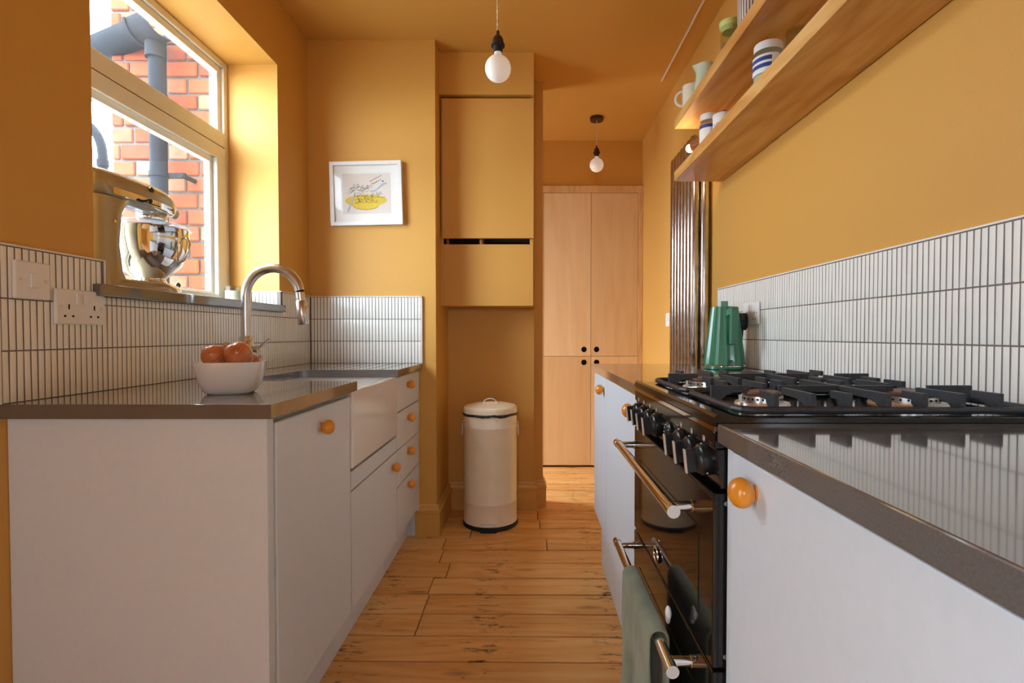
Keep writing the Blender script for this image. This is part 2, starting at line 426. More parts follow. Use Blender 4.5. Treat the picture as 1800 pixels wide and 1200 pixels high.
# skirting boards with a moulded top
def skirt(name, p0, p1, nrm, m0=0, m1=0, h=0.165):
    """moulded profile run from p0 to p1 with mitred ends (m = 1 outer corner, -1 inner corner); nrm points into the room"""
    prof = [(0,0),(0.02,0),(0.02,0.115),(0.023,0.12),(0.023,0.128),(0.016,0.134),(0.013,0.15),(0.007,0.156),(0.004,h),(0,h)]
    p0, p1, n = Vector(p0), Vector(p1), Vector(nrm); d = (p1-p0).normalized()
    k = len(prof)
    vs = [tuple(p + n*a + d*(a*q) + Vector((0,0,b))) for p, q in ((p0, -m0), (p1, m1)) for a, b in prof]
    o = MB().add(vs, [tuple(range(k)), tuple(range(k, 2*k))[::-1]] + [(i, i+k, (i+1)%k+k, (i+1)%k) for i in range(k)]).build(name, M_trim)
    return struct(o, 'ochre painted skirting board')
skirt('baseboard_pier_front', (-0.60, 2.784, 0), (PX, 2.784, 0), (0,-1,0), 0, 1)
skirt('baseboard_pier_side', (PX, 2.784, 0), (PX, 3.2, 0), (1,0,0), 1, -1)
skirt('baseboard_alcove', (PX, 3.2, 0), (0.03, 3.2, 0), (0,-1,0), -1, 1)
skirt('baseboard_alcove_end', (0.03, 3.2, 0), (0.03, 3.25, 0), (1,0,0), 1, -1)
skirt('baseboard_nib', (0.03, 3.25, 0), (0.085, 3.25, 0), (0,-1,0), -1, 1)
skirt('baseboard_nib_end', (0.085, 3.25, 0), (0.085, 3.36, 0), (1,0,0), 1, 0)
skirt('baseboard_hall', (XR, 2.5, 0), (XR, YF-0.01, 0), (-1,0,0))

# floorboards, each one its own piece, laid across the room
rows = [1.405 - 0.147*i for i in range(27, 0, -1)] + [1.405, 1.55, 1.695, 1.84, 1.986, 2.14, 2.287, 2.436, 2.587, 2.73, 2.874, 3.02, 3.165]
y = 3.165
while y < 4.75: y += 0.142; rows.append(y)
joint = {1.55: [-0.95], 1.695: [-0.9], 1.84: [-0.405], 1.986: [-0.407], 2.14: [-0.416], 2.287: [-0.365], 2.436: [-0.42], 2.587: [-0.43, 0.09],
         2.73: [-0.31], 2.874: [0.06], 3.02: [-0.5, 0.05]}
for i in range(len(rows)-1):
    y0, y1 = rows[i], rows[i+1]
    js = joint.get(round(y0, 3))
    if js is None: js = [random.choice([-0.88, -0.41, 0.06, 0.53])]
    xs = [XL+0.002] + js + [XR-0.002]
    split = random.random() < 0.3
    for j in range(len(xs)-1):
        x0, x1 = xs[j]+0.0022, xs[j+1]-0.0022
        g = random.choice([0.002, 0.003, 0.0045, 0.007]); dz = random.uniform(-0.0015, 0.0)
        sk = lambda x: -0.013*x
        parts = [(y0+g, y1-g)]
        if split and j == len(xs)-2:
            ym = y0 + (y1-y0)*0.55; parts = [(y0+g, ym-0.0008), (ym+0.0008, y1-g)]
        for a, b in parts:
            m = MB()
            vs = [(x0,a+sk(x0),-0.024),(x1,a+sk(x1),-0.024),(x1,b+sk(x1),-0.024),(x0,b+sk(x0),-0.024)]
            vs += [(p[0],p[1],dz) for p in vs]
            m.add(vs, [(0,3,2,1),(4,5,6,7),(0,1,5,4),(1,2,6,5),(2,3,7,6),(3,0,4,7)])
            m.build('floorboard', M_floor, flo, bevel=0.0012, seg=1)

# ------------------------------------------------------------------ kitchen window
XW = -1.384
w1 = bpy.data.objects.new('window_1', None); COL.objects.link(w1); w1.location = (XW, (WY0+WY1)/2, WZ0+0.032)
struct(w1, 'white framed kitchen window with a fixed upper light')
def rect_ring(x0, x1, ya, yb, za, zb, wy0, wy1, wz0, wz1):
    m = MB()
    m.box(x0, x1, ya, yb, za, za+wz0).box(x0, x1, ya, yb, zb-wz1, zb)
    m.box(x0, x1, ya, ya+wy0, za+wz0, zb-wz1).box(x0, x1, yb-wy1, yb, za+wz0, zb-wz1)
    return m
ZS = 1.195
fr = rect_ring(XW-0.055, XW, WY0, WY1, ZS, WZ1, 0.03, 0.03, 0.03, 0.03)
fr.box(XW-0.055, XW, WY0+0.03, WY1-0.03, 1.905, 1.972)
fr.build('frame', M_upvc, w1, bevel=0.003)
bd = rect_ring(XW-0.05, XW-0.014, WY0+0.03, WY1-0.03, 1.972, WZ1-0.03, 0.028, 0.028, 0.006, 0.026)
bd.build('glazing_bead', M_upvc, w1, bevel=0.005)
sash = rect_ring(XW-0.045, XW+0.008, WY0+0.034, WY1-0.034, ZS+0.012, 1.90, 0.068, 0.068, 0.03, 0.055).build('opening_sash', M_upvc, w1, bevel=0.004)
rect_ring(XW-0.04, XW-0.012, WY0+0.10, WY1-0.10, ZS+0.04, 1.847, 0.024, 0.024, 0.016, 0.024).build('glazing_bead', M_upvc, sash, bevel=0.005)
B(XW-0.036, XW-0.030, WY0+0.05, WY1-0.05, 1.976, WZ1-0.05).build('pane', M_glass, w1)
B(XW-0.030, XW-0.024, WY0+0.12, WY1-0.12, ZS+0.05, 1.825).build('pane', M_glass, sash)
MB().box(XW-0.004, XW+0.001, WY0+0.03, WY1-0.03, 1.8995, 1.9055).box(XW-0.004, XW+0.001, WY1-0.0345, WY1-0.0295, ZS+0.012, 1.8995).build('sash_gasket', M_rubber, w1)

sill = B(XW, -1.122, WY0-0.02, WY1-0.004, 1.163, ZS).build('window_sill', M_quartz, None, bevel=0.003)
sill['kind'] = 'structure'; sill['label'] = 'dark grey stone window sill'
sill.name = 'trim_1'

# unseen garden window and glazed doors, added to bring in the rest of the daylight
def glazed(name, y0, y1, z1, label):
    e = bpy.data.objects.new(name, None); COL.objects.link(e); e.location = (-1.40, (y0+y1)/2, 0); struct(e, label)
    ym = (y0+y1)/2
    f = rect_ring(-1.42, -1.36, y0, y1, 0, z1, 0.07, 0.07, 0.1, 0.07)
    f.build('frame', M_upvc, e, bevel=0.004)
    B(-1.395, -1.389, y0+0.05, y1-0.05, 0.08, z1-0.05).build('pane', M_glass, e)
e = bpy.data.objects.new('window_2', None); COL.objects.link(e); e.location = (-0.2, YB-0.05, 1.30); struct(e, 'white framed garden window added behind the viewer for daylight')
m = MB().box(-0.55, 0.15, YB-0.08, YB-0.02, 1.30, 1.35).box(-0.55, 0.15, YB-0.08, YB-0.02, 1.85, 1.90).box(-0.55, -0.50, YB-0.08, YB-0.02, 1.35, 1.85).box(0.10, 0.15, YB-0.08, YB-0.02, 1.35, 1.85)
m.build('frame', M_upvc, e, bevel=0.004)
B(-0.52, 0.12, YB-0.053, YB-0.047, 1.32, 1.88).build('pane', M_glass, e)
glazed('window_4', -1.08, -0.52, 2.1, 'white glazed garden door added behind the viewer for daylight')
glazed('window_3', 3.5, 4.15, 2.1, 'unseen white glazed side door added in the hall for daylight')

# ------------------------------------------------------------------ outside: brick return wall, pipes, ground
gr = struct(MB().box(-14, XO, -14, 14, -0.4, -0.15).box(XO, 12, -14, YB-0.1, -0.4, -0.15).build('ground', M_ground), 'grey paving outside the window')
BY = 2.575
ow = struct(B(-2.015, XO, BY+0.012, BY+0.23, -0.15, 3.2).build('wall_outside', M_mortar), 'red brick wall outside the kitchen window')
ch = 0.079
for r in range(42):
    z = -0.15 + r*ch
    x = XO - 0.001 - (0.058 if r % 2 else 0.0)
    seq = [0.218, 0.104] if r % 2 == 0 else [0.104, 0.218]
    k = 0
    while x > -2.02:
        w = seq[k % 2]*random.uniform(0.94, 1.05); k += 1
        xa = max(x - w, -2.024 + random.uniform(-.004, .004))
        if x - xa > 0.02:
            d = random.uniform(-0.004, 0.004)
            B(xa+0.007, x-0.004, BY+d, BY+0.1, z+0.006+random.uniform(-.002,.002), z+ch-0.006).build('brick', M_brick, ow, bevel=0.005, seg=1)
        x = xa - 0.0
        if xa <= -2.01: break

dp = thing('drainpipe', (-1.717, 2.47, -0.15), 'grey round downpipe clipped to the brick wall outside the window', 'drainpipe')
MB().cyl((-1.717, 2.47, -0.15), (-1.717, 2.47, 2.36), 0.036, 24).build('pipe', M_pipe, dp, smooth=40)
MB().cyl((-1.717, 2.47, 2.10), (-1.717, 2.47, 2.17), 0.041, 24).build('pipe_socket', M_pipe, dp, smooth=40)
for z in (1.80, 0.7):
    b = MB().cyl((-1.717, 2.47, z-0.011), (-1.717, 2.47, z+0.011), 0.041, 24)
    b.box(-1.717, -1.60, 2.475, 2.49, z-0.012, z+0.012).cyl((-1.615, 2.47, z), (-1.615, 2.58, z), 0.011, 10)
    b.build('pipe_bracket', M_pipe, dp, smooth=40)
# half round gutter running away to the left from the outlet
gt = thing('roof_gutter', (-1.72, 2.44, 2.36), 'dark half round roof gutter with an end outlet above the downpipe', 'gutter')
def gutter_piece(t0, t1, r, thick=0.004):
    d = Vector((-0.906, 0.423, 0)); s = Vector((0.423, 0.906, 0)); o = Vector((-1.66, 2.415, 2.475))
    m = MB(); n = 16; vs = []
    for t in (t0, t1):
        for rr in (r, r-thick):
            for k in range(n+1):
                a = PI + PI*k/n
                vs.append(tuple(o + d*t + s*(rr*math.cos(a)) + Vector((0,0,rr*math.sin(a)))))
    q = n+1; fs = []
    for k in range(n):
        fs += [(k, k+1, 2*q+k+1, 2*q+k), (q+k, 3*q+k, 3*q+k+1, q+k+1), (k, q+k, q+k+1, k+1), (2*q+k, 2*q+k+1, 3*q+k+1, 3*q+k)]
    fs += [(0, 2*q, 3*q, q), (n, q+n, 3*q+n, 2*q+n)]
    return m.add(vs, fs)
gutter_piece(0.12, 2.2, 0.072).build('gutter_channel', M_pipe, gt, smooth=40)
gutter_piece(-0.02, 0.13, 0.082).build('gutter_outlet', M_pipe, gt, smooth=40)
gutter_piece(0.115, 0.135, 0.089).build('socket_rim', M_pipe, gt, smooth=40)
MB().cyl((-1.717, 2.46, 2.33), (-1.717, 2.46, 2.41), 0.042, 24).build('outlet_spigot', M_pipe, gt, smooth=40)
sp = thing('soil_pipe', (-2.64, 3.3, -0.15), 'thin dark pipe with a bent top at the edge of the brick wall', 'pipe')
pp = [(-2.64, 3.3, -0.15), (-2.64, 3.3, 2.16)] + [(-2.64-0.16*(1-math.cos(a)), 3.3, 2.16+0.22*math.sin(a)) for a in [PI/2*i/8 for i in range(1, 9)]] + [(-2.95, 3.3, 2.40)]
MB().tube(pp, 0.026, 14).build('pipe', M_pipe, sp, smooth=40)
MB().cyl((-2.64, 3.3, 2.10), (-2.64, 3.3, 2.14), 0.032, 14).build('pipe_collar', M_pipe, sp, smooth=40)

# ------------------------------------------------------------------ tiles
def tile_mesh(name, w, h, axis, t=0.0008):
    """glazed tile, face pointing along +axis; origin at the back centre"""
    bm = bmesh.new()
    bmesh.ops.create_cube(bm, size=1)
    for v in bm.verts:
        v.co = Vector((v.co.x*w, (v.co.y-0.5)*t, v.co.z*h))
    ed = [e for e in bm.edges if all(v.co.y < -t*0.9 for v in e.verts)]
    bmesh.ops.bevel(bm, geom=ed, offset=0.0007, segments=2, affect='EDGES', profile=0.6)
    me = bpy.data.meshes.new(name)
    rot = {'-y': 0, '+x': PI/2, '-x': -PI/2}[axis]
    bmesh.ops.rotate(bm, verts=bm.verts, cent=(0,0,0), matrix=Matrix.Rotation(rot, 3, 'Z'))
    bm.to_mesh(me); bm.free()
    me.polygons.foreach_set('use_smooth', [True]*len(me.polygons)); me.set_sharp_from_angle(angle=math.radians(50))
    me.materials.append(M_tile)
    return me
PIT, RH = 0.01705, 0.1155
TW, TH = 0.0134, 0.1122
t_left, t_right, t_far = [tile_mesh('tile', TW, TH, a) for a in ('+x', '-x', '-y')]
def place_tile(me, loc, parent):
    o = bpy.data.objects.new('tile', me); COL.objects.link(o)
    o.location = (loc[0]+random.uniform(-.0003,.0003), loc[1], loc[2])
    o.rotation_euler = (random.uniform(-.008,.008), random.uniform(-.004,.004), random.uniform(-.012,.012))
    o.parent = parent; o.matrix_parent_inverse = world_T(parent).inverted()
def trimstrip(m, *b): m.box(*b)

ZL, ZR = 0.91, 0.925            # worktop heights
# left wall splashback (below the sill and up both sides of the window)
gp = MB()
gp.box(XL, XL+0.0099, 1.145, WY0+0.018, ZL, ZL+3*RH+0.002)
gp.box(XL, XL+0.0099, WY0+0.018, 2.452, ZL, 1.163)
gp.box(XL, XL+0.0099, 2.452, 2.7835, ZL, ZL+3*RH+0.002)
spl = gp.build('splashback_grout', M_grout, wall_left)
cut = 1.163 - (ZL+2*RH)
t_cut = tile_mesh('tile', TW, cut-0.002, '+x')
y = 1.147 + PIT/2
while y + PIT/2 < 2.7835 - 0.006:
    for r in range(3):
        z = ZL + (r+0.5)*RH
        if r == 2 and WY0-0.002 < y < WY1+0.004:
            if y < WY0+0.018: 
                place_tile(t_left, (XL+0.0099, y, z), spl)
            else:
                place_tile(t_cut, (XL+0.0099, y, ZL+2*RH+cut/2), spl)
        else:
            place_tile(t_left, (XL+0.0099, y, z), spl)
    y += PIT
tr = MB().box(XL, XL+0.0125, 1.1445, WY0+0.019, ZL+3*RH+0.001, ZL+3*RH+0.005)
tr.box(XL, XL+0.0125, WY0+0.018, WY0+0.022, ZS, ZL+3*RH+0.005)
tr.box(XL, XL+0.0125, 2.448, 2.7835, ZL+3*RH+0.001, ZL+3*RH+0.005)
tr.box(XL, XL+0.0125, 1.1405, 1.1445, ZL, ZL+3*RH+0.005)
tr.build('tile_edge_trim', M_white, wall_left)
# far reveal of the window: short tiles on the sill
rv = B(XW, XL+0.0099, WY1-0.0099, WY1, ZS, ZL+3*RH+0.002).build('splashback_grout', M_grout, wall_left)
t_rev = tile_mesh('tile', TW, ZL+3*RH-ZS-0.002, '-y')
x = XW + 0.012
while x < XL - 0.002:
    place_tile(t_rev, (x, WY1-0.0099, (ZS+ZL+3*RH)/2), rv); x += PIT
B(XW, XL+0.0125, WY1-0.0125, WY1, ZL+3*RH+0.001, ZL+3*RH+0.004).build('tile_edge_trim', M_white, wall_left)
# far wall splashback
sf = B(XL+0.0115, -0.566, 2.7741, 2.784, ZL, ZL+3*RH+0.002).build('splashback_grout', M_grout, wall_far)
nf = round((-0.566 - XL - 0.0125)/PIT); pf_ = (-0.566 - XL - 0.0125)/nf
for i in range(nf):
    for r in range(3): place_tile(t_far, (XL+0.0125+(i+0.5)*pf_, 2.7741, ZL+(r+0.5)*RH), sf)
ft = MB().box(XL+0.011, -0.560, 2.7715, 2.784, ZL+3*RH+0.001, ZL+3*RH+0.005).box(-0.5655, -0.560, 2.7715, 2.784, ZL, ZL+3*RH+0.005)
ft.build('tile_edge_trim', M_white, wall_far)
# right wall splashback
YT1 = 2.498
sr = B(XR-0.0099, XR, -0.4, YT1, ZR, ZR+3*RH+0.002).build('splashback_grout', M_grout, wall_right)
y = YT1 - 0.003 - PIT/2; cnt = 0; rest = MB()
while y > -0.38:
    for r in range(3):
        z = ZR + (r+0.5)*RH
        if cnt < 297: place_tile(t_right, (XR-0.0099, y, z), sr); cnt += 1
        else: rest.box(XR-0.0107, XR-0.0099, y-TW/2, y+TW/2, z-TH/2, z+TH/2)
    y -= PIT
ro = rest.build('tile_field', M_tile, sr); ro['kind'] = 'stuff'
rt = MB().box(XR-0.0125, XR, -0.4, YT1+0.003, ZR+3*RH+0.001, ZR+3*RH+0.005).box(XR-0.0125, XR, YT1-0.001, YT1+0.003, ZR, ZR+3*RH+0.005)
rt.build('tile_edge_trim', M_white, wall_right)

# ------------------------------------------------------------------ left run: worktop, cabinets, sink
XF = -0.58                      # door faces, left run
XWK = -0.56                     # worktop edge
def arc(cx, cy, r, a0, a1, n=6): return [(cx+r*math.cos(a0+(a1-a0)*i/n), cy+r*math.sin(a0+(a1-a0)*i/n)) for i in range(n+1)]
wt = thing('worktop', (-0.86, 1.95, 0.878), 'dark grey stone worktop with drainer grooves around the white sink', 'worktop')
xb, ya, yb = -0.965, 1.722, 2.262
poly = [(XL+0.001, 1.145), (XWK, 1.145), (XWK, ya)] + arc(xb+0.03, ya+0.03, 0.03, -PI/2, -PI) + arc(xb+0.03, yb-0.03, 0.03, PI, PI/2) + [(XWK, yb), (XWK, 2.27), (XL+0.001, 2.27)]
m = MB().prism(poly, 'z', 0.878, 0.91)
gx = [-0.895, -0.832, -0.769, -0.706, -0.643]
prof = [(XL+0.001, 0.878), (XWK, 0.878), (XWK, 0.91)]
for g in reversed(gx): prof += [(g+0.005, 0.91), (g+0.003, 0.9055), (g-0.003, 0.9055), (g-0.005, 0.91)]
prof += [(XL+0.001, 0.91)]
m.prism(prof, 'y', 2.27, 2.70)
m.box(XL+0.001, XWK, 2.70, 2.783, 0.878, 0.91)
m.build('slab', M_quartz, wt, bevel=0.0015)

def knob_mesh(nx):
    """turned ball knob; sticks out along nx*x"""
    pr = [(1e-6,0),(0.0105,0),(0.0105,0.003)]+[(0.0205*math.sin(a), 0.0185-0.0172*math.cos(a)) for a in [PI*(0.14+0.86*i/12) for i in range(12)]]+[(1e-6,0.0357)]
    return MB().lathe(pr, 24, axis=(nx,0,0)).mesh('knob', 40)
K_L, K_R = knob_mesh(1), knob_mesh(-1)
for k in (K_L, K_R): k.materials.append(M_orange)
def knob(me, loc, parent):
    o = link('knob', me, None, parent, loc=loc); o['label'] = 'round orange knob'; return o

G = 'pale grey base units'
def base_unit(x_back, xf, y0, y1, z0, z1, name, label, plinth_x):
    """open carcass with plinth, door pieces are added by the caller"""
    e = thing(name, ((x_back+xf)/2, (y0+y1)/2, 0), label, 'cabinet', G)
    s = 1 if xf > x_back else -1
    B(min(x_back, xf-s*0.02), max(x_back, xf-s*0.02), y0, y1, z0, z1).build('carcass', M_carc, e)
    B(min(plinth_x, plinth_x-s*0.018), max(plinth_x, plinth_x-s*0.018), y0, y1, 0, z0).build('plinth', M_cab, e)
    return e
def front(e, name, xf, s, y0, y1, z0, z1, t=0.019, bev=0.0015):
    return B(min(xf, xf-s*t), max(xf, xf-s*t), y0+0.0015, y1-0.0015, z0+0.0015, z1-0.0015).build(name, M_cab, e, bevel=bev)
ZB = 0.155
c1 = base_unit(XL+0.012, XF, 1.188, 1.712, ZB, 0.874, 'end_cabinet', 'pale grey cabinet with one orange knob under the onion bowl', -0.64)
B(XL+0.001, XF, 1.166, 1.187, 0, 0.876).build('end_panel', M_cab, c1, bevel=0.0015)
B(XF-0.03, XF-0.004, 1.188, 1.205, 0.0, 0.872).build('corner_post', M_cab, c1, bevel=0.001)
d = front(c1, 'door', XF, 1, 1.206, 1.712, ZB, 0.862, bev=0.004); knob(K_L, (XF, 1.475, 0.803), d)
c2 = base_unit(XL+0.012, XF, 1.714, 2.308, ZB, 0.612, 'sink_cabinet', 'pale grey cabinet with one orange knob beneath the white sink', -0.64)
front(c2, 'fascia', XF, 1, 1.714, 2.308, 0.551, 0.614)
d = front(c2, 'door', XF, 1, 1.714, 2.308, ZB, 0.548); knob(K_L, (XF, 2.235, 0.497), d)
c3 = base_unit(XL+0.012, XF, 2.310, 2.765, ZB, 0.874, 'drawer_cabinet', 'pale grey unit of four drawers with orange knobs', -0.64)
for (a, b, kz) in [(0.717, 0.872, 0.823), (0.55, 0.714, 0.664), (0.386, 0.547, 0.505), (ZB, 0.383, 0.344)]:
    d = front(c3, 'drawer', XF, 1, 2.310, 2.765, a, b); knob(K_L, (XF, 2.525, kz), d)
B(XL+0.012, XF, 2.766, 2.783, 0, 0.876).build('end_panel', M_cab, c3, bevel=0.001)

sk = thing('butler_sink', (-0.82, 2.0, 0.62), 'white ceramic butler sink set into the grey worktop', 'sink')
m = MB()
x0, x1, y0, y1, z0, z1 = -1.06, -0.574, 1.716, 2.304, 0.622, 0.8775
m.add([(x0,y0,z0),(x1,y0,z0),(x1,y1,z0),(x0,y1,z0),(x0,y0,z1),(x1,y0,z1),(x1,y1,z1),(x0,y1,z1)],
      [(0,3,2,1),(0,1,5,4),(1,2,6,5),(2,3,7,6),(3,0,4,7)])
b = len(m.v); t = 0.028
m.v += [(x0+t,y0+t,z1),(x1-t,y0+t,z1),(x1-t,y1-t,z1),(x0+t,y1-t,z1),(x0+t+.02,y0+t+.02,z0+t),(x1-t-.02,y0+t+.02,z0+t),(x1-t-.02,y1-t-.02,z0+t),(x0+t+.02,y1-t-.02,z0+t)]
m.f += [(4,5,b+1,b),(5,6,b+2,b+1),(6,7,b+3,b+2),(7,4,b,b+3),(b,b+1,b+5,b+4),(b+1,b+2,b+6,b+5),(b+2,b+3,b+7,b+6),(b+3,b,b+4,b+7),(b+4,b+5,b+6,b+7)]
m.build('basin', M_ceramic, sk, bevel=0.007, seg=3)
MB().lathe([(1e-6,0.006),(0.03,0.006),(0.042,0.003),(0.043,0)], 24, o=(-0.82, 2.0, z0+t)).build('waste', M_chrome, sk, smooth=40)

# tap
TX, TY = -1.02, 1.91
tp = thing('kitchen_tap', (TX, TY, 0.91), 'brushed steel swan neck tap with a pull out spray head', 'tap')
MB().lathe([(0.027,0),(0.027,0.006),(0.024,0.01),(0.0235,0.14),(0.021,0.145)], 28, o=(TX,TY,0.91)).build('body', M_steel, tp, smooth=40)
r_ = 0.098; zc_ = 1.2
pts = [(TX,TY,1.04),(TX,TY,zc_)] + [(TX+r_-r_*math.cos(a), TY, zc_+r_*math.sin(a)*1.02) for a in [PI*0.94*i/22 for i in range(1,23)]]
ex, ez = pts[-1][0], pts[-1][2]
dn = Vector((0.10, 0, -0.99)).normalized()
MB().tube(pts, 0.0165, 20).build('neck', M_steel, tp, smooth=40)
h0 = Vector((ex, TY, ez))
MB().tube([h0, h0+dn*0.006], 0.0135, 20).build('gasket', M_rubber, tp, smooth=40)
hd = MB().tube([h0+dn*0.006, h0+dn*0.036], 0.0155, 20).build('spray_collar', M_steel, tp, smooth=40)
sh = MB().tube([h0+dn*0.036, h0+dn*0.039, h0+dn*0.12, h0+dn*0.123], [0.0155, 0.0175, 0.0185, 0.0165], 22).build('spray_head', M_steel, tp, smooth=40)
B(-0.0025, 0.0035, -0.006, 0.006, -0.022, 0.022).build('spray_button', M_steel, sh, bevel=0.002, loc=tuple(h0+dn*0.075+Vector((0.018,0,0))), rot=(0, 0.0, 0))
MB().tube([(TX, TY, 1.005), (TX+0.045, TY-0.004, 1.008)], 0.013, 16).build('lever_hub', M_steel, tp, smooth=40)
MB().tube([(TX+0.04, TY-0.004, 1.006), (TX+0.085, TY-0.006, 1.045)], [0.006, 0.0045], 12).build('lever', M_steel, tp, smooth=40)

# ------------------------------------------------------------------ right run
XFR, XWR, XPR = 0.303, 0.29, 0.335
CY0, CY1 = 0.815, 1.43          # cooker
wn = B(XWR, XR-0.001, -0.4, CY0-0.003, ZR-0.03, ZR).build('worktop', M_quartz, None, bevel=0.002)
tag(wn, 'grey stone worktop nearest the viewer on the cooker side', 'worktop')
wf = B(XWR, XR-0.001, CY1+0.003, 2.463, ZR-0.03, ZR).build('worktop', M_quartz, None, bevel=0.002)
tag(wf, 'grey stone worktop carrying the green kettle', 'worktop')
ZBR = 0.25
def right_unit(y0, y1, label, ky):
    e = thing('base_cabinet', ((XR+XFR)/2, (y0+y1)/2, 0), label, 'cabinet', G)
    B(XFR+0.02, XR-0.01, y0, y1, ZBR, ZR-0.031).build('carcass', M_carc, e)
    B(XPR, XPR+0.018, y0, y1, 0, ZBR).build('plinth', M_cab, e)
    return e
n1 = right_unit(0.205, CY0-0.006, 'pale grey cabinet with an orange knob in the near right corner', 0.7)
d = front(n1, 'door', XFR, -1, 0.205, 0.788, ZBR, ZR-0.036, bev=0.003); knob(K_R, (XFR, 0.705, 0.85), d)
B(XFR+0.002, XFR+0.02, 0.790, CY0-0.006, 0, ZR-0.032).build('filler_strip', M_cab, n1, bevel=0.001)
n2 = right_unit(-0.39, 0.203, 'pale grey cabinet beyond the right edge', 0.1)
d = front(n2, 'door', XFR, -1, -0.39, 0.203, ZBR, ZR-0.036, bev=0.003); knob(K_R, (XFR, 0.12, 0.85), d)
n3 = right_unit(CY1+0.006, 2.068, 'pale grey cabinet touching the far side of the cooker', 1.5)
d = front(n3, 'door', XFR, -1, CY1+0.006, 2.068, ZBR, ZR-0.036); knob(K_R, (XFR, 1.525, 0.842), d)
n4 = right_unit(2.07, 2.425, 'narrow pale grey cabinet at the far end below the kettle', 2.1)
d = front(n4, 'door', XFR, -1, 2.07, 2.425, ZBR, ZR-0.036); knob(K_R, (XFR, 2.135, 0.838), d)
B(XFR, XR-0.01, 2.426, 2.446, ZBR, ZR-0.031).build('end_panel', M_cab, n4, bevel=0.001)

# ------------------------------------------------------------------ cooker
ck = thing('range_cooker', (0.585, (CY0+CY1)/2, 0), 'black freestanding gas cooker with chrome handles and two oven doors', 'cooker')
XC = 0.286
B(XC+0.03, 0.885, CY0, CY1, 0.06, 0.925).build('body', M_black, ck, bevel=0.002)
B(XC+0.06, 0.86, CY0+0.02, CY1-0.02, 0.0, 0.06).build('base', M_blackm, ck)
# hob deck with raised front lip
hb = MB().prism([(XC, 0.92), (XC, 0.934), (XC+0.006, 0.938), (XC+0.022, 0.938), (XC+0.03, 0.934), (0.86, 0.934), (0.886, 0.938), (0.886, 0.92)], 'y', CY0, CY1)
hob = hb.build('hob_deck', M_black, ck, bevel=0.0015)
# rounded side rail
MB().prism([(XC, 0.912), (XC, 0.9195), (0.886, 0.9195), (0.886, 0.912)], 'y', CY0, CY1).build('hob_trim', M_chrome, ck)
# fascia
B(XC+0.001, XC+0.03, CY0+0.001, CY1-0.001, 0.885, 0.9115).build('fascia', M_black, ck, bevel=0.002)
cp = MB().prism([(XC+0.004, 0.884), (XC+0.012, 0.822), (XC+0.03, 0.822), (XC+0.03, 0.884)], 'y', CY0+0.001, CY1-0.001).build('control_panel', M_black, ck, bevel=0.0015)
# knobs
def rotx(p, a): return p
KZ = 0.862
sym = [(-0.006, 0.0), (0.0, 0.0), (0.006, 0.0)]
def box_ring(m, x, yc, zc, w, h, t=0.0007):
    m.box(x-0.0004, x, yc-w, yc+w, zc-h, zc-h+t).box(x-0.0004, x, yc-w, yc+w, zc+h-t, zc+h)
    m.box(x-0.0004, x, yc-w, yc-w+t, zc-h, zc+h).box(x-0.0004, x, yc+w-t, yc+w, zc-h, zc+h)
kn_prof = [(0.0255,0),(0.0262,0.004),(0.0255,0.013),(0.022,0.016),(0.0212,0.019),(0.0165,0.021),(1e-6,0.0215)]
kmesh = MB().lathe(kn_prof, 30, axis=(-1,0,0)).mesh('control_knob', 40); kmesh.materials.append(M_blackm)
gmesh = MB().prism([(-0.0215,-0.0035),(-0.036,-0.003),(-0.036,0.003),(-0.0215,0.0035),(-0.010,0.006),(-0.010,-0.006)], 'z', -0.0195, 0.0195).mesh('knob_grip', None); gmesh.materials.append(M_blackm)
smesh = B(-0.0385, -0.0355, -0.0052, 0.0052, -0.020, 0.020).mesh('chrome_strip', None); smesh.materials.append(M_strip)
mk = MB()
for i, yk in enumerate([0.865, 0.93, 0.995, 1.19, 1.254, 1.318, 1.382]):
    k = link('control_knob', kmesh, None, ck, loc=(XC+0.0075, yk, KZ-0.004), rot=(0, math.radians(-6), 0))
    link('knob_grip', gmesh, None, k, local=True, bevel=0.002)
    link('chrome_strip', smesh, None, k, local=True, bevel=0.0012)
    mm = MB(); 
    for a in ([PI*0.5, -0.25*PI, PI*1.25] if i != 3 else [0.5*PI, 0.2*PI, -0.1*PI, -0.35*PI]):
        c, s_ = math.cos(a), math.sin(a)
        mm.sphere((-0.0085, 0.0259*c, 0.0259*s_), 0.0016, 8)
    mm.build('knob_marking', M_white, k, local=True)['kind'] = 'stuff'
    # burner map printed above each knob
    x_ = XC + 0.0040; zt = 0.8925
    box_ring(mk, x_-0.0032, yk, zt, 0.0045, 0.0038)
    mk.box(x_-0.0036, x_-0.0031, yk-0.0028, yk+0.0004, zt-0.0022, zt+0.0012)
    mk.box(x_-0.0036, x_-0.0031, yk-0.0007, yk+0.0007, 0.8862, 0.8878)
mk.build('printed_symbols', M_white, ck)['kind'] = 'stuff'
# minute minder dial between the knob groups
cl = MB().lathe([(0.024,0),(0.024,0.006),(0.021,0.009),(1e-6,0.0095)], 28, axis=(-1,0,0), o=(XC+0.0075, 1.092, KZ-0.004)).build('timer_dial', M_blackm, ck, smooth=40)
mt = MB()
for i in range(12):
    a = 2*PI*i/12; mt.box(XC-0.0024, XC-0.0016, 1.092+0.018*math.cos(a)-0.0008, 1.092+0.018*math.cos(a)+0.0008, KZ-0.004+0.018*math.sin(a)-0.0014, KZ-0.004+0.018*math.sin(a)+0.0014)
mt.build('dial_marking', M_white, cl)
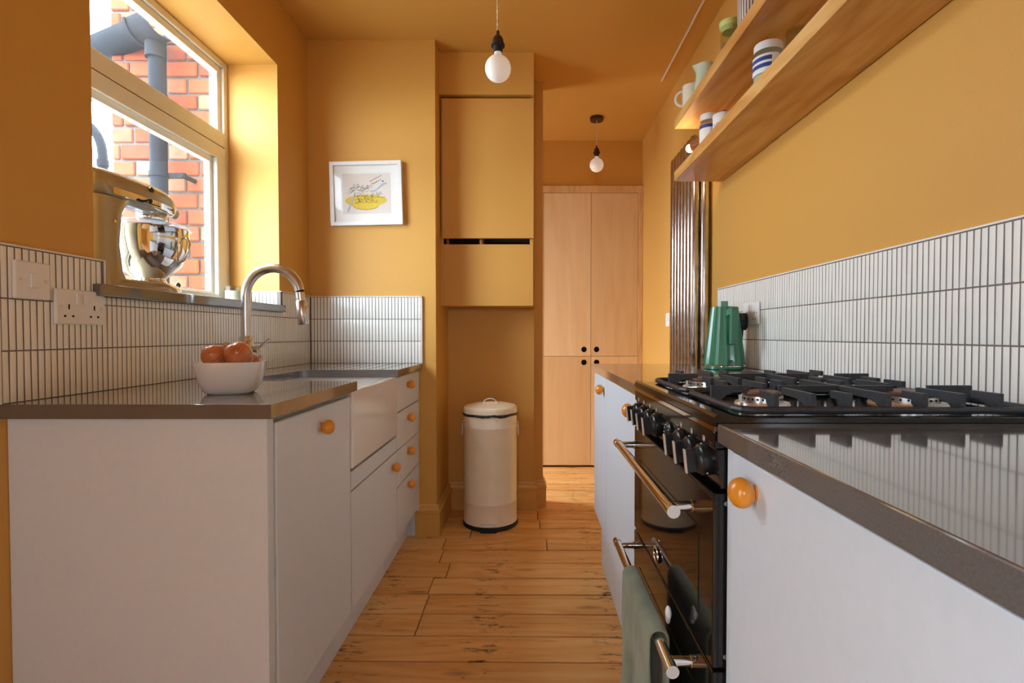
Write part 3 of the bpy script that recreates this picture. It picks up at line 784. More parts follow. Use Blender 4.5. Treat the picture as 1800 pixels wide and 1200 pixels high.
# oven doors
def oven_door(z0, z1, name, label):
    dd = B(XC, XC+0.03, CY0+0.001, CY1-0.001, z0, z1).build(name, M_black, ck, bevel=0.003)
    dd['label'] = label
    B(XC-0.0012, XC+0.001, CY0+0.07, CY1-0.07, z0+0.05, z1-0.075).build('door_glass', M_dglass, dd, bevel=0.0005)
    return dd
d1 = oven_door(0.540, 0.815, 'oven_door', 'black top oven door')
d2 = oven_door(0.075, 0.534, 'oven_door', 'black bottom oven door')
XH = XC - 0.052
def handle(dd, z, y0, y1):
    h = MB().tube([(XH, y0, z), (XH, y0+0.02, z), (XH, y0+0.021, z), (XH, y1-0.021, z), (XH, y1-0.02, z), (XH, y1, z)], [0.0108, 0.0108, 0.0098, 0.0098, 0.0108, 0.0108], 24).build('handle', M_chrome, dd, smooth=40)
    for yy in (y0+0.03, y1-0.03):
        b = MB().tube([(XH, yy, z), (XC-0.014, yy, z)], 0.0085, 16).tube([(XC-0.014, yy, z), (XC, yy, z)], 0.0105, 16)
        b.build('handle_post', M_chrome, h, smooth=40)
handle(d1, 0.775, 0.85, 1.40)
handle(d2, 0.512, 0.85, 1.40)
rg = [(XC-0.004-0.0015*math.sin(a*0), 1.165+0.020*math.cos(a), 0.573+0.0145*math.sin(a)) for a in [2*PI*i/28 for i in range(29)]]
e1 = MB().tube(rg, 0.0022, 8).build('emblem_ring', M_chrome, d1, smooth=60)
B(XC-0.0045, XC-0.001, 1.150, 1.180, 0.5715, 0.5745).build('emblem_bar', M_chrome, e1)
MB().cyl((XC-0.0025, 1.165, 0.573), (XC, 1.165, 0.573), 0.018, 24).build('emblem_disc', M_black, e1)
for z in (0.09, 0.30, 0.56, 0.80):
    MB().cyl((XC+0.02, CY0-0.002, z), (XC+0.02, CY0, z), 0.004, 10).build('side_screw', M_steel, ck)
# burners
bc = [(0.43, 0.975, 0.036), (0.70, 0.975, 0.048), (0.43, 1.27, 0.044), (0.70, 1.27, 0.036)]
for (bx, by, br) in bc:
    bn = MB().lathe([(br*1.35, 0.934), (br*1.3, 0.938), (br*1.02, 0.939), (br*1.0, 0.950), (br*0.96, 0.951), (1e-6, 0.951)], 36, o=(bx, by, 0)).build('burner', M_burner, ck, smooth=40)
    tth = MB()
    for i in range(26):
        a = 2*PI*i/26
        tth.cyl((bx+br*0.98*math.cos(a), by+br*0.98*math.sin(a), 0.945), (bx+br*1.03*math.cos(a), by+br*1.03*math.sin(a), 0.945), 0.0022, 6)
    tth.build('flame_ports', M_blackm, bn)
    MB().lathe([(br*0.93, 0.951), (br*0.98, 0.954), (br*0.92, 0.958), (1e-6, 0.959)], 36, o=(bx, by, 0)).build('burner_cap', M_brass, bn, smooth=40)
    ig = MB().cyl((bx-br*1.2, by-0.008, 0.936), (bx-br*1.2, by-0.008, 0.952), 0.003, 10); ig.build('igniter', M_ceramic, bn)
# pan supports
def finger_y(m, x, ya, yi, zt=0.968):
    """bar along y from outer rim ya to inner end yi, foot at the rim"""
    s = 1 if yi > ya else -1; L = abs(yi-ya)
    pr = [(0,0.938),(0,zt),(L,zt),(L,zt-0.012),(min(0.05, L*0.55),zt-0.013),(0.028,zt-0.018),(0.02,0.943),(0.018,0.938)]
    m.prism([(ya+s*a, z) for a, z in pr], 'x', x-0.0042, x+0.0042)
def finger_x(m, y, xa, xi, zt=0.968, foot=True):
    s = 1 if xi > xa else -1; L = abs(xi-xa)
    pr = [(0,0.938),(0,zt),(L,zt),(L,zt-0.012),(min(0.05, L*0.6),zt-0.013),(0.028,zt-0.018),(0.02,0.943),(0.018,0.938)] if foot else [(0,zt-0.012),(0,zt),(L,zt),(L,zt-0.012)]
    m.prism([(xa+s*a, z) for a, z in pr], 'y', y-0.0042, y+0.0042)
def grate(y0, y1):
    m = MB(); xa, xb = 0.335, 0.815
    rp = [(xa+0.025, y0), (xb-0.025, y0), (xb-0.007, y0+0.007), (xb, y0+0.025), (xb, y1-0.025), (xb-0.007, y1-0.007), (xb-0.025, y1), (xa+0.025, y1), (xa+0.007, y1-0.007), (xa, y1-0.025), (xa, y0+0.025), (xa+0.007, y0+0.007), (xa+0.025, y0), (xa+0.04, y0)]
    m.tube([(p[0], p[1], 0.9415) for p in rp], 0.006, 8)
    yc = (y0+y1)/2
    for (x, L) in [(0.393, 0.055), (0.452, 0.10), (0.51, 0.05), (0.572, 0.14), (0.63, 0.05), (0.69, 0.10), (0.75, 0.055)]:
        finger_y(m, x, y0, y0+L); finger_y(m, x, y1, y1-L)
    for yy in (yc,):
        finger_x(m, yy, xa, 0.405); finger_x(m, yy, xb, 0.735)
        finger_x(m, yy, 0.46, 0.67, foot=False)
    return m.build('pan_support', M_iron, ck, bevel=0.0015)
grate(0.838, 1.112); grate(1.134, 1.408)

# ------------------------------------------------------------------ tea towel on the lower oven handle
TZ = 0.512
def towel():
    ys = [0.94 + 0.27*i/26 for i in range(27)]
    prof = []
    # from back bottom, over the rail, to the front bottom
    for i in range(16): prof.append((XH+0.017, 0.20+ (TZ-0.20)*i/16, 1))
    for i in range(9):
        a = PI*i/8; prof.append((XH+0.0175*math.cos(a), TZ+0.0175*math.sin(a), 0))
    for i in range(1, 21): prof.append((XH-0.0175, TZ-(TZ-0.06)*i/20, -1))
    m = MB(); n = len(ys); vs = []
    for j, (x, z, s) in enumerate(prof):
        dz = max(0, TZ - z)
        for i, yv in enumerate(ys):
            f = 0.010*math.sin(i*0.55+0.6)*min(1, dz*4) + 0.004*math.sin(i*1.3+z*20)*min(1, dz*6)
            yy = yv + 0.03*math.sin(z*5)*min(1, dz*2)*(0.3) + (0.012*(i/(n-1)-0.5)*dz*4)
            xx = x + (f if s < 0 else (abs(f)*0.3 if s > 0 else 0)) - (0.02*dz if s < 0 else 0)
            vs.append((min(xx, XC-0.014), yy, z))
    fs = [(j*n+i, j*n+i+1, (j+1)*n+i+1, (j+1)*n+i) for j in range(len(prof)-1) for i in range(n-1)]
    m.add(vs, fs)
    o = m.build('tea_towel', M_towel, None, smooth=80)
    so = o.modifiers.new('thickness', 'SOLIDIFY'); so.thickness = 0.005; so.offset = 0
    sb = o.modifiers.new('soft', 'SUBSURF'); sb.levels = 1; sb.render_levels = 1
    return tag(o, 'sage green velour tea towel draped over the lower oven handle', 'towel')
tw = towel()
hem = MB().tube([(XH-0.0195-0.02*(TZ-z)-0.002, 0.942, z) for z in [TZ-0.02*i for i in range(21)]], 0.0035, 8)
cp_ = MB().sphere((0,0,0), 0.011, 16, (0.55, 0.8, 1.25)).sphere((0.001, 0.006, -0.014), 0.008, 14, (0.6, 0.8, 1.2))
tag(cp_.build('towel_toggle', M_ceramic, None, smooth=60, loc=(XH+0.028, 0.985, TZ+0.026)), 'small white rounded toggle between towel and oven door', 'toggle')

# ------------------------------------------------------------------ kettle, plug, sockets
KX, KY = 0.775, 2.10
kt = thing('electric_kettle', (KX, KY, ZR), 'green pleated conical kettle with an angular handle', 'kettle', rz=math.radians(-25))
def pleated(m, z0, z1, r0, r1, n=22, amp=0.05):
    k = n*2; vs = []
    for (z, r) in ((z0, r0), (z1, r1)):
        for i in range(k):
            a = 2*PI*i/k; rr = r*(1+amp*(0.5 if i % 2 else -0.5)); vs.append((rr*math.cos(a), rr*math.sin(a), z))
    fs = [(i, (i+1)%k, k+(i+1)%k, k+i) for i in range(k)] + [tuple(range(k))[::-1], tuple(range(k, 2*k))]
    return m.add(vs, fs)
pleated(MB(), 0.018, 0.245, 0.077, 0.050, 16, 0.07).build('body', M_green, kt, local=True, bevel=0.0008)
MB().lathe([(0.070,0.0),(0.076,0.002),(0.077,0.010),(0.072,0.012),(0.072,0.018)], 40).build('power_base', M_green, kt, local=True, smooth=40)
MB().lathe([(0.0735,0.010),(0.0735,0.0145)], 40).build('base_ring', M_chrome, kt, local=True, smooth=40)
B(-0.0125, 0.0125, -0.013, 0.013, 0.240, 0.268).build('lid_knob', M_green, kt, local=True, bevel=0.002)
hm = MB().prism([(0.044, 0.232), (0.1, 0.240), (0.104, 0.232), (0.104, 0.10), (0.082, 0.10), (0.082, 0.212), (0.046, 0.206)], 'y', -0.0135, 0.0135)
hd_ = hm.build('handle', M_green, kt, local=True, bevel=0.002, rot=(0, 0, math.radians(-64)))
MB().prism([(-0.046, 0.235), (-0.082, 0.245), (-0.055, 0.19)], 'y', -0.012, 0.012).build('spout', M_green, kt, local=True, bevel=0.001, rot=(0, 0, math.radians(-64)))
MB().tube([(0.076, 0, 0.032), (0.092, 0, 0.026)], 0.0075, 12).build('switch', M_chrome, kt, local=True, smooth=40, rot=(0,0,math.radians(-66)))

def socket(name, y, z, w, h, side, label, cat, doubles):
    """plate on left (side=+1, facing +x) or right wall (side=-1)"""
    xw = XL+0.011 if side > 0 else XR-0.011
    e = thing(name, (xw, y, z-h/2), label, cat)
    s = side
    X = lambda a, b: (min(xw+s*a, xw+s*b), max(xw+s*a, xw+s*b))
    B(*X(0, 0.009), y-w/2, y+w/2, z-h/2, z+h/2).build('plate', M_white, e, bevel=0.004, seg=3)
    if doubles:
        for q in (-1, 1):
            cy = y + q*0.038
            B(*X(0.008, 0.0125), y+q*0.0115-0.0065, y+q*0.0115+0.0065, z+0.006, z+0.034).build('rocker', M_white, e, bevel=0.0012)
            sl = MB().box(*X(0.008, 0.0094), cy-0.0022, cy+0.0022, z-0.006, z+0.006)
            sl.box(*X(0.008, 0.0094), cy-0.0145, cy-0.0085, z-0.0255, z-0.0205).box(*X(0.008, 0.0094), cy+0.0085, cy+0.0145, z-0.0255, z-0.0205)
            sl.build('pin_slots', M_shadow, e)
    else:
        B(*X(0.008, 0.0125), y-0.009, y+0.009, z-0.017, z+0.017).build('rocker', M_white, e, bevel=0.0012)
    for q in (-1, 1):
        MB().cyl((xw+s*0.006, y+q*(w/2-0.014), z-0.0), (xw+s*0.0095, y+q*(w/2-0.014), z-0.0), 0.0034, 12).build('screw', M_steel, e)
    return e
socket('light_switch', 1.215, 1.185, 0.088, 0.086, 1, 'single white rocker switch on the tiles above the left worktop', 'switch', False)
socket('wall_socket', 1.345, 1.130, 0.148, 0.087, 1, 'white double socket on the tiles below the stand mixer', 'socket', True)
socket('wall_socket', 2.108, 1.145, 0.148, 0.087, -1, 'white double socket behind the green kettle', 'socket', True)
e = thing('light_switch', (XR, 3.41, 1.11), 'single white rocker switch on the hall wall past the radiator', 'switch')
B(XR-0.010, XR, 3.41-0.043, 3.41+0.043, 1.112, 1.198).build('plate', M_white, e, bevel=0.003)
B(XR-0.0135, XR-0.009, 3.41-0.008, 3.41+0.008, 1.139, 1.171).build('rocker', M_white, e, bevel=0.0012)
pl = thing('plug', (XR-0.045, 2.15, 1.10), 'black plug and cable in the socket behind the kettle', 'plug')
MB().prism([(2.148-0.024, 1.09), (2.148-0.027, 1.12), (2.148-0.016, 1.148), (2.148+0.016, 1.148), (2.148+0.027, 1.12), (2.148+0.024, 1.09), (2.148+0.010, 1.078), (2.148-0.010, 1.078)], 'x', XR-0.054, XR-0.0205).build('plug_body', M_blackm, pl, bevel=0.006, seg=3)
cb = [(XR-0.037, 2.148, 1.082), (XR-0.037, 2.148, 1.06), (XR-0.038, 2.15, 1.03), (XR-0.04, 2.155, 0.985), (XR-0.045, 2.165, 0.945), (XR-0.06, 2.175, 0.932), (KX+0.06, 2.16, 0.931)]
MB().tube(cb, [0.007, 0.006, 0.0042, 0.004, 0.004, 0.004, 0.004], 10).build('cable', M_blackm, pl, smooth=60)
tag(B(XR-0.034, XR-0.0125, 2.19, 2.26, ZR, ZR+0.075).build('charger_block', M_blackm, None, bevel=0.006, seg=3), 'black charger block on the worktop behind the kettle', 'charger')

# ------------------------------------------------------------------ shelves
SY1, SY0 = 2.472, 0.25
XS = 0.674
def shelf(z, label):
    o = B(XS, XR-0.0035, SY0, SY1, z, z+0.045).build('wall_shelf', M_oak, None, bevel=0.0015)
    return tag(o, label, 'shelf', 'oak wall shelves')
ZS1, ZS2 = 1.77, 2.012
shelf(ZS1, 'lower thick oak wall shelf above the cooker'); shelf(ZS2, 'upper thick oak wall shelf nearest the ceiling')
ZT1, ZT2 = ZS1+0.045, ZS2+0.045

def jar(name, loc, r, h, lid_h, label, lid_mat, contents, fill, bands=None, lid_top=None, cat='jar'):
    e = thing(name, loc, label, cat, 'jars and crockery on the shelves')
    MB().lathe([(1e-6,0.001),(r*0.86,0.0),(r*0.97,0.004),(r,0.012),(r,h*0.80),(r*0.95,h*0.87),(r*0.86,h*0.92),(r*0.86,h),(r*0.82,h),(r*0.82,h*0.91),(r*0.90,h*0.86),(r*0.94,h*0.78),(r*0.94,0.012),(1e-6,0.008)], 32).build('glass', M_clear, e, local=True, smooth=40)
    if contents: MB().lathe([(1e-6,0.009),(r*0.92,0.011),(r*0.925,h*fill*0.96),(r*0.6,h*fill),(1e-6,h*fill*0.98)], 28).build('contents', contents, e, local=True, smooth=40)
    MB().lathe([(1e-6,h-lid_h+0.004),(r*0.9,h-lid_h),(r*0.93,h-lid_h),(r*0.94,h+0.001),(r*0.90,h+0.005),(1e-6,h+0.005)], 32).build('lid', lid_mat, e, local=True, smooth=40)
    if bands:
        for (z0, z1, a0, a1, mt_) in bands:
            n = 14; m = MB(); vs = []
            for z in (z0, z1):
                for i in range(n+1):
                    a = a0+(a1-a0)*i/n; kr = r*(1.004 if mt_ is M_paper else 1.016); vs.append((kr*math.cos(a), kr*math.sin(a), z))
            m.add(vs, [(i, i+1, n+2+i, n+1+i) for i in range(n)]); m.build('label_band', mt_, e, local=True, smooth=60)
    return e
def wrapped_text(e, s, r, z, size, a_mid, mt_, name='label_text'):
    cu = bpy.data.curves.new('txt', 'FONT'); cu.body = s; cu.size = size; cu.align_x = 'CENTER'; cu.align_y = 'CENTER'
    o = bpy.data.objects.new('txt', cu); COL.objects.link(o)
    dg = bpy.context.evaluated_depsgraph_get(); me = bpy.data.meshes.new_from_object(o.evaluated_get(dg))
    bpy.data.objects.remove(o)
    for v in me.vertices:
        a = a_mid + v.co.x/r; zz = z + v.co.y
        v.co = (r*1.012*math.cos(a), r*1.012*math.sin(a), zz)
    me.materials.clear()
    return link(name, me, mt_, e, local=True)
am = PI*1.25
BL = lambda h, r: [(h*0.40, h*0.76, am-1.1, am+1.1, M_paper), (h*0.63, h*0.71, am-1.15, am+0.6, M_darkblue), (h*0.50, h*0.58, am-1.15, am+0.6, M_darkblue)]
j = jar('storage_jar', (0.76, 1.70, ZT1), 0.046, 0.158, 0.02, 'large glass jar with white lid and blue label strips on lower shelf', M_white, M_flour, 0.72, BL(0.158, 0.046))
j = jar('storage_jar', (0.745, 2.215, ZT1), 0.036, 0.150, 0.022, 'smaller white lidded jar with one blue strip beside the shelf lamp', M_white, M_flour, 0.66, [(0.095, 0.108, am-1.2, am+1.0, M_darkblue), (0.03, 0.094, am-1.2, am+1.0, M_paper)])
tn = thing('round_tin', (0.765, 2.11, ZT1), 'white cylindrical tin with red lettering next to the smaller jar', 'tin', 'jars and crockery on the shelves')
MB().lathe([(1e-6,0),(0.036,0),(0.037,0.003),(0.037,0.108),(0.036,0.112),(0.033,0.113),(1e-6,0.113)], 32).build('body', M_paper, tn, local=True, smooth=40)
MB().lathe([(0.0378,0.098),(0.0378,0.111),(0.036,0.1135),(1e-6,0.1135)], 32).build('lid', M_white, tn, local=True, smooth=40)
wrapped_text(tn, 'VIN', 0.037, 0.062, 0.034, am+0.1, M_redink)
MB().lathe([(0.006,0.1135),(0.0065,0.122),(0.0095,0.126),(0.009,0.134),(1e-6,0.137)], 18, o=(0.012, 0.012, 0)).build('knob', M_darkblue, tn, local=True, smooth=40)
jar('glass_jar', (0.79, 1.575, ZT1), 0.036, 0.135, 0.024, 'plain glass jar peeping over the lower shelf edge', M_clear, None, 0)
# shelf lamp
lp = thing('shelf_lamp', (0.735, 2.40, ZT1), 'small brown shelf lamp with a glowing globe bulb', 'lamp')
MB().lathe([(1e-6,0),(0.024,0),(0.024,0.006),(0.007,0.010),(0.006,0.06)], 24).build('base', M_copper, lp, local=True, smooth=40)
MB().tube([(0.036, -0.034, 0.098), (-0.004, 0.0, 0.088)], [0.021, 0.021], 22).build('holder', M_copper, lp, local=True, smooth=40)
M_glow = emitter('warm_glowing_bulb', (1.0, 0.72, 0.36, 1), 60.0)
MB().sphere((-0.008, 0.008, 0.086), 0.0175, 20).build('bulb', M_glow, lp, local=True, smooth=60)
# crockery on the upper shelf
def mug(name, loc, label, mat, r, h, hand, rz, taper=0.0):
    e = thing(name, loc, label, 'mug', 'jars and crockery on the shelves', rz)
    MB().lathe([(1e-6,0.002),(r*(0.8-taper),0),(r*(0.9-taper),0.006),(r*(1-taper*0.5),h*0.4),(r,h),(r*0.93,h),(r*0.9,h*0.4),(1e-6,0.008)], 36).build('cup', mat, e, local=True, smooth=40)
    pts = [(r*0.95+hand*math.sin(a), 0, h*0.52+h*0.30*math.cos(a)) for a in [PI*i/14 for i in range(15)]]
    MB().tube(pts, 0.006, 12).build('handle', mat, e, local=True, smooth=60)
    return e
mug('mug', (0.722, 2.375, ZT2), 'cream mug with its handle over the far end of upper shelf', M_mug, 0.040, 0.105, 0.030, PI*0.92)
jg = thing('jug', (0.752, 2.28, ZT2), 'pale green jug just behind the cream mug on upper shelf', 'jug', 'jars and crockery on the shelves', PI*0.8)
rings = []
for (z, r, sx) in [(0, 0.040, 0), (0.01, 0.046, 0), (0.06, 0.046, 0), (0.105, 0.038, 0), (0.13, 0.036, 0.006), (0.15, 0.038, 0.020)]:
    rings.append([(r*math.cos(2*PI*i/28)+sx*max(0, math.cos(2*PI*i/28))**4, r*math.sin(2*PI*i/28), z+ (0.012*max(0, math.cos(2*PI*i/28))**4 if z > 0.14 else 0)) for i in range(28)])
MB().loft(rings).build('body', M_mintg, jg, local=True, smooth=50)
MB().tube([(-0.036-0.03*math.sin(a), 0, 0.085+0.045*math.cos(a)) for a in [PI*i/12 for i in range(13)]], 0.006, 12).build('handle', M_mintg, jg, local=True, smooth=60)
jl = thing('storage_jar', (0.735, 1.955, ZT2), 'glass jar of cereal with a lime green flared lid on upper shelf', 'jar', 'jars and crockery on the shelves')
MB().lathe([(1e-6,0),(0.032,0),(0.034,0.004),(0.034,0.118),(0.031,0.118),(0.031,0.006),(1e-6,0.005)], 32).build('glass', M_clear, jl, local=True, smooth=40)
MB().lathe([(1e-6,0.006),(0.030,0.006),(0.030,0.062),(1e-6,0.066)], 28).build('contents', M_brownfood, jl, local=True, smooth=40)
MB().lathe([(1e-6,0.108),(0.029,0.106),(0.0305,0.118),(0.037,0.122),(0.040,0.140),(0.038,0.1405),(0.034,0.126),(1e-6,0.124)], 32).build('lid', M_lime, jl, local=True, smooth=40)
sc_ = thing('striped_canister', (0.735, 1.765, ZT2), 'brown and white striped canister with a white rim on upper shelf', 'canister', 'jars and crockery on the shelves')
MB().lathe([(1e-6,0),(0.043,0),(0.045,0.004),(0.047,0.135),(0.045,0.137),(1e-6,0.137)], 40).build('body', M_stripe, sc_, local=True, smooth=40)
MB().lathe([(0.049,0.132),(0.050,0.165),(0.046,0.170),(1e-6,0.172)], 36).build('lid', M_white, sc_, local=True, smooth=40)
bk = B(-0.05, 0.05, -0.012, 0.012, 0, 0.155).build('wooden_board', M_oak, None, bevel=0.003, loc=(0.79, 1.87, ZT2), rot=(0, 0, 0.0))
tag(bk, 'small brown wooden board standing between lime lidded jar and striped canister', 'board')

# ------------------------------------------------------------------ vertical radiator
rd = thing('column_radiator', (0.85, 2.80, 0.2), 'tall bare metal column radiator on the right wall', 'radiator')
RY0, RY1 = 2.625, 2.975
for i in range(7):
    yy = RY0 + (RY1-RY0)*i/6
    for xx in (0.815, 0.865):
        MB().tube([(xx, yy, 0.20), (xx, yy, 0.207), (xx, yy, 2.02), (xx, yy, 2.034), (xx, yy, 2.04)], [0.018, 0.0235, 0.0235, 0.018, 0.008], 18).build('tube', M_rad, rd, smooth=50)
for z in (0.25, 1.99):
    MB().cyl((0.84, RY0-0.01, z), (0.84, RY1+0.01, z), 0.017, 16).build('manifold', M_rad, rd, smooth=50)
for z in (0.5, 1.8):
    B(0.86, XR, 2.78, 2.82, z, z+0.05).build('bracket', M_rad, rd)

# ------------------------------------------------------------------ hall cupboard of birch plywood
cb = thing('plywood_cupboard', (0.4, YF+0.25, 0), 'tall birch plywood cupboard with four doors and finger holes', 'cupboard')
B(-0.6, XR-0.005, YF+0.03, YF+0.55, 0.02, 2.2).build('carcass', M_shadow, cb)
fm = MB().box(-0.6, XR-0.001, YF-0.004, YF+0.03, 2.178, 2.232).box(0.862, XR-0.001, YF-0.004, YF+0.03, 0, 2.178)
fm.build('frame', M_pine, cb, bevel=0.002)
def ply_door(x0, x1, z0, z1, hx, hz, r=0.0225):
    bm = bmesh.new()
    o = [bm.verts.new((a, 0, b)) for a, b in ((x0,z0),(x1,z0),(x1,z1),(x0,z1))]
    c = [bm.verts.new((hx+r*math.cos(2*PI*i/24), 0, hz+r*math.sin(2*PI*i/24))) for i in range(24)] if hx is not None else []
    eds = [bm.edges.new((o[i], o[(i+1)%4])) for i in range(4)] + [bm.edges.new((c[i], c[(i+1)%24])) for i in range(len(c))]
    bmesh.ops.triangle_fill(bm, edges=eds, use_beauty=True)
    ret = bmesh.ops.extrude_face_region(bm, geom=list(bm.faces))
    for v in ret['geom']:
        if isinstance(v, bmesh.types.BMVert): v.co.y = 0.019
    bmesh.ops.recalc_face_normals(bm, faces=bm.faces)
    me = bpy.data.meshes.new('door'); bm.to_mesh(me); bm.free()
    return link('door', me, M_ply, cb, loc=(0, YF, 0))
for (x0, x1, hx) in [(0.118, 0.489, 0.437), (0.492, 0.859, 0.537)]:
    ply_door(x0, x1, 0.888, 2.175, hx, 0.941)
    ply_door(x0, x1, 0.018, 0.885, hx, 0.838)
ply_door(-0.25, 0.115, 0.888, 2.175, -0.2, 0.941); ply_door(-0.25, 0.115, 0.018, 0.885, -0.2, 0.838)

# ------------------------------------------------------------------ boiler cupboard in the alcove
bo = thing('boiler_cupboard', (-0.23, 3.05, 1.22), 'ochre painted boiler cupboard above the bin', 'cupboard')
BXR = 0.026
B(PX, BXR, 2.905, 3.199, 2.365, ZC-0.0005).build('fascia', M_wall, bo, bevel=0.001)
B(PX+0.012, BXR, 2.922, 2.944, 1.59, 2.352).build('door', M_wall, bo, bevel=0.0015)
B(PX+0.002, BXR-0.004, 2.99, 3.199, 1.58, 2.364).build('boiler_casing', M_shadow, bo)
B(BXR-0.022, BXR-0.003, 2.946, 3.199, 1.22, 2.364).build('side_panel', M_wall, bo, bevel=0.001)
B(PX, PX+0.014, 2.955, 2.99, 1.22, 2.364).build('side_batten', M_wall, bo)
B(PX+0.0145, BXR-0.0225, 2.955, 2.975, 1.22, 1.562).build('lower_panel', M_wall, bo, bevel=0.001)
B(PX+0.0145, BXR-0.0225, 2.9755, 3.19, 1.222, 1.24).build('bottom_panel', M_wall, bo)
MB().cyl((-0.265, 2.972, 1.54), (-0.265, 2.972, 1.66), 0.014, 16).build('pipe', M_copper, bo, smooth=40)
MB().cyl((-0.455, 2.975, 1.52), (-0.455, 2.975, 1.66), 0.010, 16).build('pipe', M_copper, bo, smooth=40)

# ------------------------------------------------------------------ pedal bin
PBX, PBY = -0.217, 2.965
pb = thing('pedal_bin', (PBX, PBY, 0), 'cream cylindrical pedal bin in the ochre alcove', 'bin')
MB().lathe([(0.150,0.018),(0.1495,0.03),(0.1475,0.034),(0.1475,0.135),(0.1485,0.137),(0.1485,0.141),(0.1475,0.143),(0.1475,0.548),(0.1485,0.55),(0.1485,0.554),(0.1475,0.556),(0.1475,0.622)], 56).build('body', M_bin, pb, local=True, smooth=35)
MB().lathe([(0.150,0.0),(0.1545,0.004),(0.1545,0.018),(0.150,0.024)], 56).build('base_ring', M_rubber, pb, local=True, smooth=40)
MB().lathe([(0.151,0.628),(0.1515,0.64),(0.150,0.655),(0.142,0.664),(0.09,0.676),(1e-6,0.680)], 56).build('lid', M_bin, pb, local=True, smooth=35)
rg = []
for i in range(61):
    a = 2*PI*i/60
    rg.append((0.1495*math.cos(a), 0.1495*math.sin(a), 0.624-0.006*abs(math.sin(3*a+1))-0.004*math.sin(7*a)*math.sin(2*a)))
MB().tube(rg, [0.005+0.003*abs(math.sin(5*i*0.3)) for i in range(61)], 8).build('bin_liner', M_bag, pb, local=True, smooth=60)
MB().tube([(0.038*math.cos(a), -0.02, 0.676+0.028*math.sin(a)) for a in [PI*i/16 for i in range(17)]], 0.0028, 10).build('lid_handle', M_white, pb, local=True, smooth=60)
B(-0.037, 0.037, -0.024, -0.016, 0.672, 0.684).build('handle_plate', M_bin, pb, local=True, bevel=0.002)
for s in (-1, 1):
    MB().cyl((s*0.146, 0, 0.572), (s*0.154, 0, 0.572), 0.008, 12).build('handle_hinge', M_steel, pb, local=True)
    MB().tube([(s*0.153, -0.03, 0.568), (s*0.156, -0.03, 0.515), (s*0.157, -0.022, 0.502), (s*0.157, 0.022, 0.502), (s*0.156, 0.03, 0.515), (s*0.153, 0.03, 0.568)], 0.0028, 8).build('side_handle', M_white, pb, local=True, smooth=60)
B(-0.042, 0.042, -0.178, -0.140, 0.036, 0.044).build('pedal', M_white, pb, local=True, bevel=0.003)
B(-0.045, 0.045, -0.166, -0.150, 0.0, 0.012).build('pedal_foot', M_rubber, pb, local=True, bevel=0.003)

# ------------------------------------------------------------------ pendants
def pendant(loc_top, zbulb, r, label, canopy):
    x, y, zt = loc_top
    e = thing('pendant_lamp', (x, y, zt), label, 'lamp', 'bare bulb pendants')
    zn = zbulb + r + 0.012
    cable = MB(); n = int((zt-zn-0.06)/0.004)
    for ph in (0, PI):
        cable.tube([(x+0.0022*math.cos(ph+i*0.55), y+0.0022*math.sin(ph+i*0.55), zn+0.055+(zt-0.01-zn-0.055)*i/n) for i in range(n+1)], 0.0024, 6)
    cable.build('flex', M_flex, e, smooth=60)
    MB().lathe([(0.0165,0.026),(0.021,0.029),(0.021,0.034),(0.019,0.046),(0.013,0.056),(0.006,0.060),(0.0055,0.074),(0.004,0.076)], 24, o=(x,y,zn)).build('cap', M_bronze, e, smooth=40)
    MB().lathe([(0.0165,-0.002),(0.0165,0.018),(0.0245,0.020),(0.0245,0.0265),(0.0165,0.0285)], 24, o=(x,y,zn)).build('lamp_holder', M_rubber, e, smooth=40)
    prof = [(1e-6, -r)] + [(r*math.sin(a), -r*math.cos(a)) for a in [PI*i/24 for i in range(1, 21)]] + [(0.0145, r*0.99), (0.0135, r+0.012)]
    MB().lathe(prof, 36, o=(x,y,zbulb)).build('bulb', M_bulb, e, smooth=60)
    if canopy:
        MB().lathe([(0.044,-0.026),(0.047,-0.023),(0.047,0.0)], 32, o=(x,y,zt)).build('ceiling_rose', M_bronze, e, smooth=40)
    return e
M_bulb = emitter('opal_bulb_glass', (1.0, 0.93, 0.84, 1), 0.12, srgb(240, 232, 222))
pendant((-0.1116, 1.92, ZC), 2.015, 0.0465, 'bare opal bulb hanging nearest on a cream twisted flex', True)
pendant((0.478, 3.77, ZC), 2.258, 0.049, 'bare opal bulb hanging in the hall before the plywood cupboard', True)
tag(B(0.797, 0.805, 0.3, 3.23, ZC-0.006, ZC).build('cable_strip', M_white, None, bevel=0.001), 'thin white cable strip running along the ceiling', 'trunking')

# ------------------------------------------------------------------ framed print
pf = thing('framed_print', (-0.845, 2.784, 1.628), 'white framed print of a yellow pasta bowl on the ochre wall', 'picture')
pc = bpy.data.objects.new('tmp', None)
FW, FH, ft = 0.186, 0.165, 0.019
R0 = math.radians(-1.3)
def pic(m, name, mat, bev=0, smooth=None, parent=None):
    return m.build(name, mat, parent or pf, local=True, bevel=bev, smooth=smooth, loc=(0, 0, 0.165) if parent is None else None, rot=(0, R0, 0) if parent is None else None)
m = MB().box(-FW, FW, -0.030, 0, -FH, -FH+ft).box(-FW, FW, -0.030, 0, FH-ft, FH).box(-FW, -FW+ft, -0.030, 0, -FH+ft, FH-ft).box(FW-ft, FW, -0.030, 0, -FH+ft, FH-ft)
pic(m, 'frame', M_white, 0.0012)
pic(B(-FW+ft, FW-ft, -0.016, -0.002, -FH+ft, FH-ft), 'mount', M_paper)
ow_, oh_ = 0.125, 0.104
art = pic(B(-ow_, ow_, -0.0165, -0.0158, -oh_, oh_), 'print', plain('cream_print_paper', srgb(226, 214, 204), 0.8, var=0.01))
yy = -0.0168
def flat(poly): 
    return MB().prism(poly, 'y', yy-0.0002, yy+0.0002)
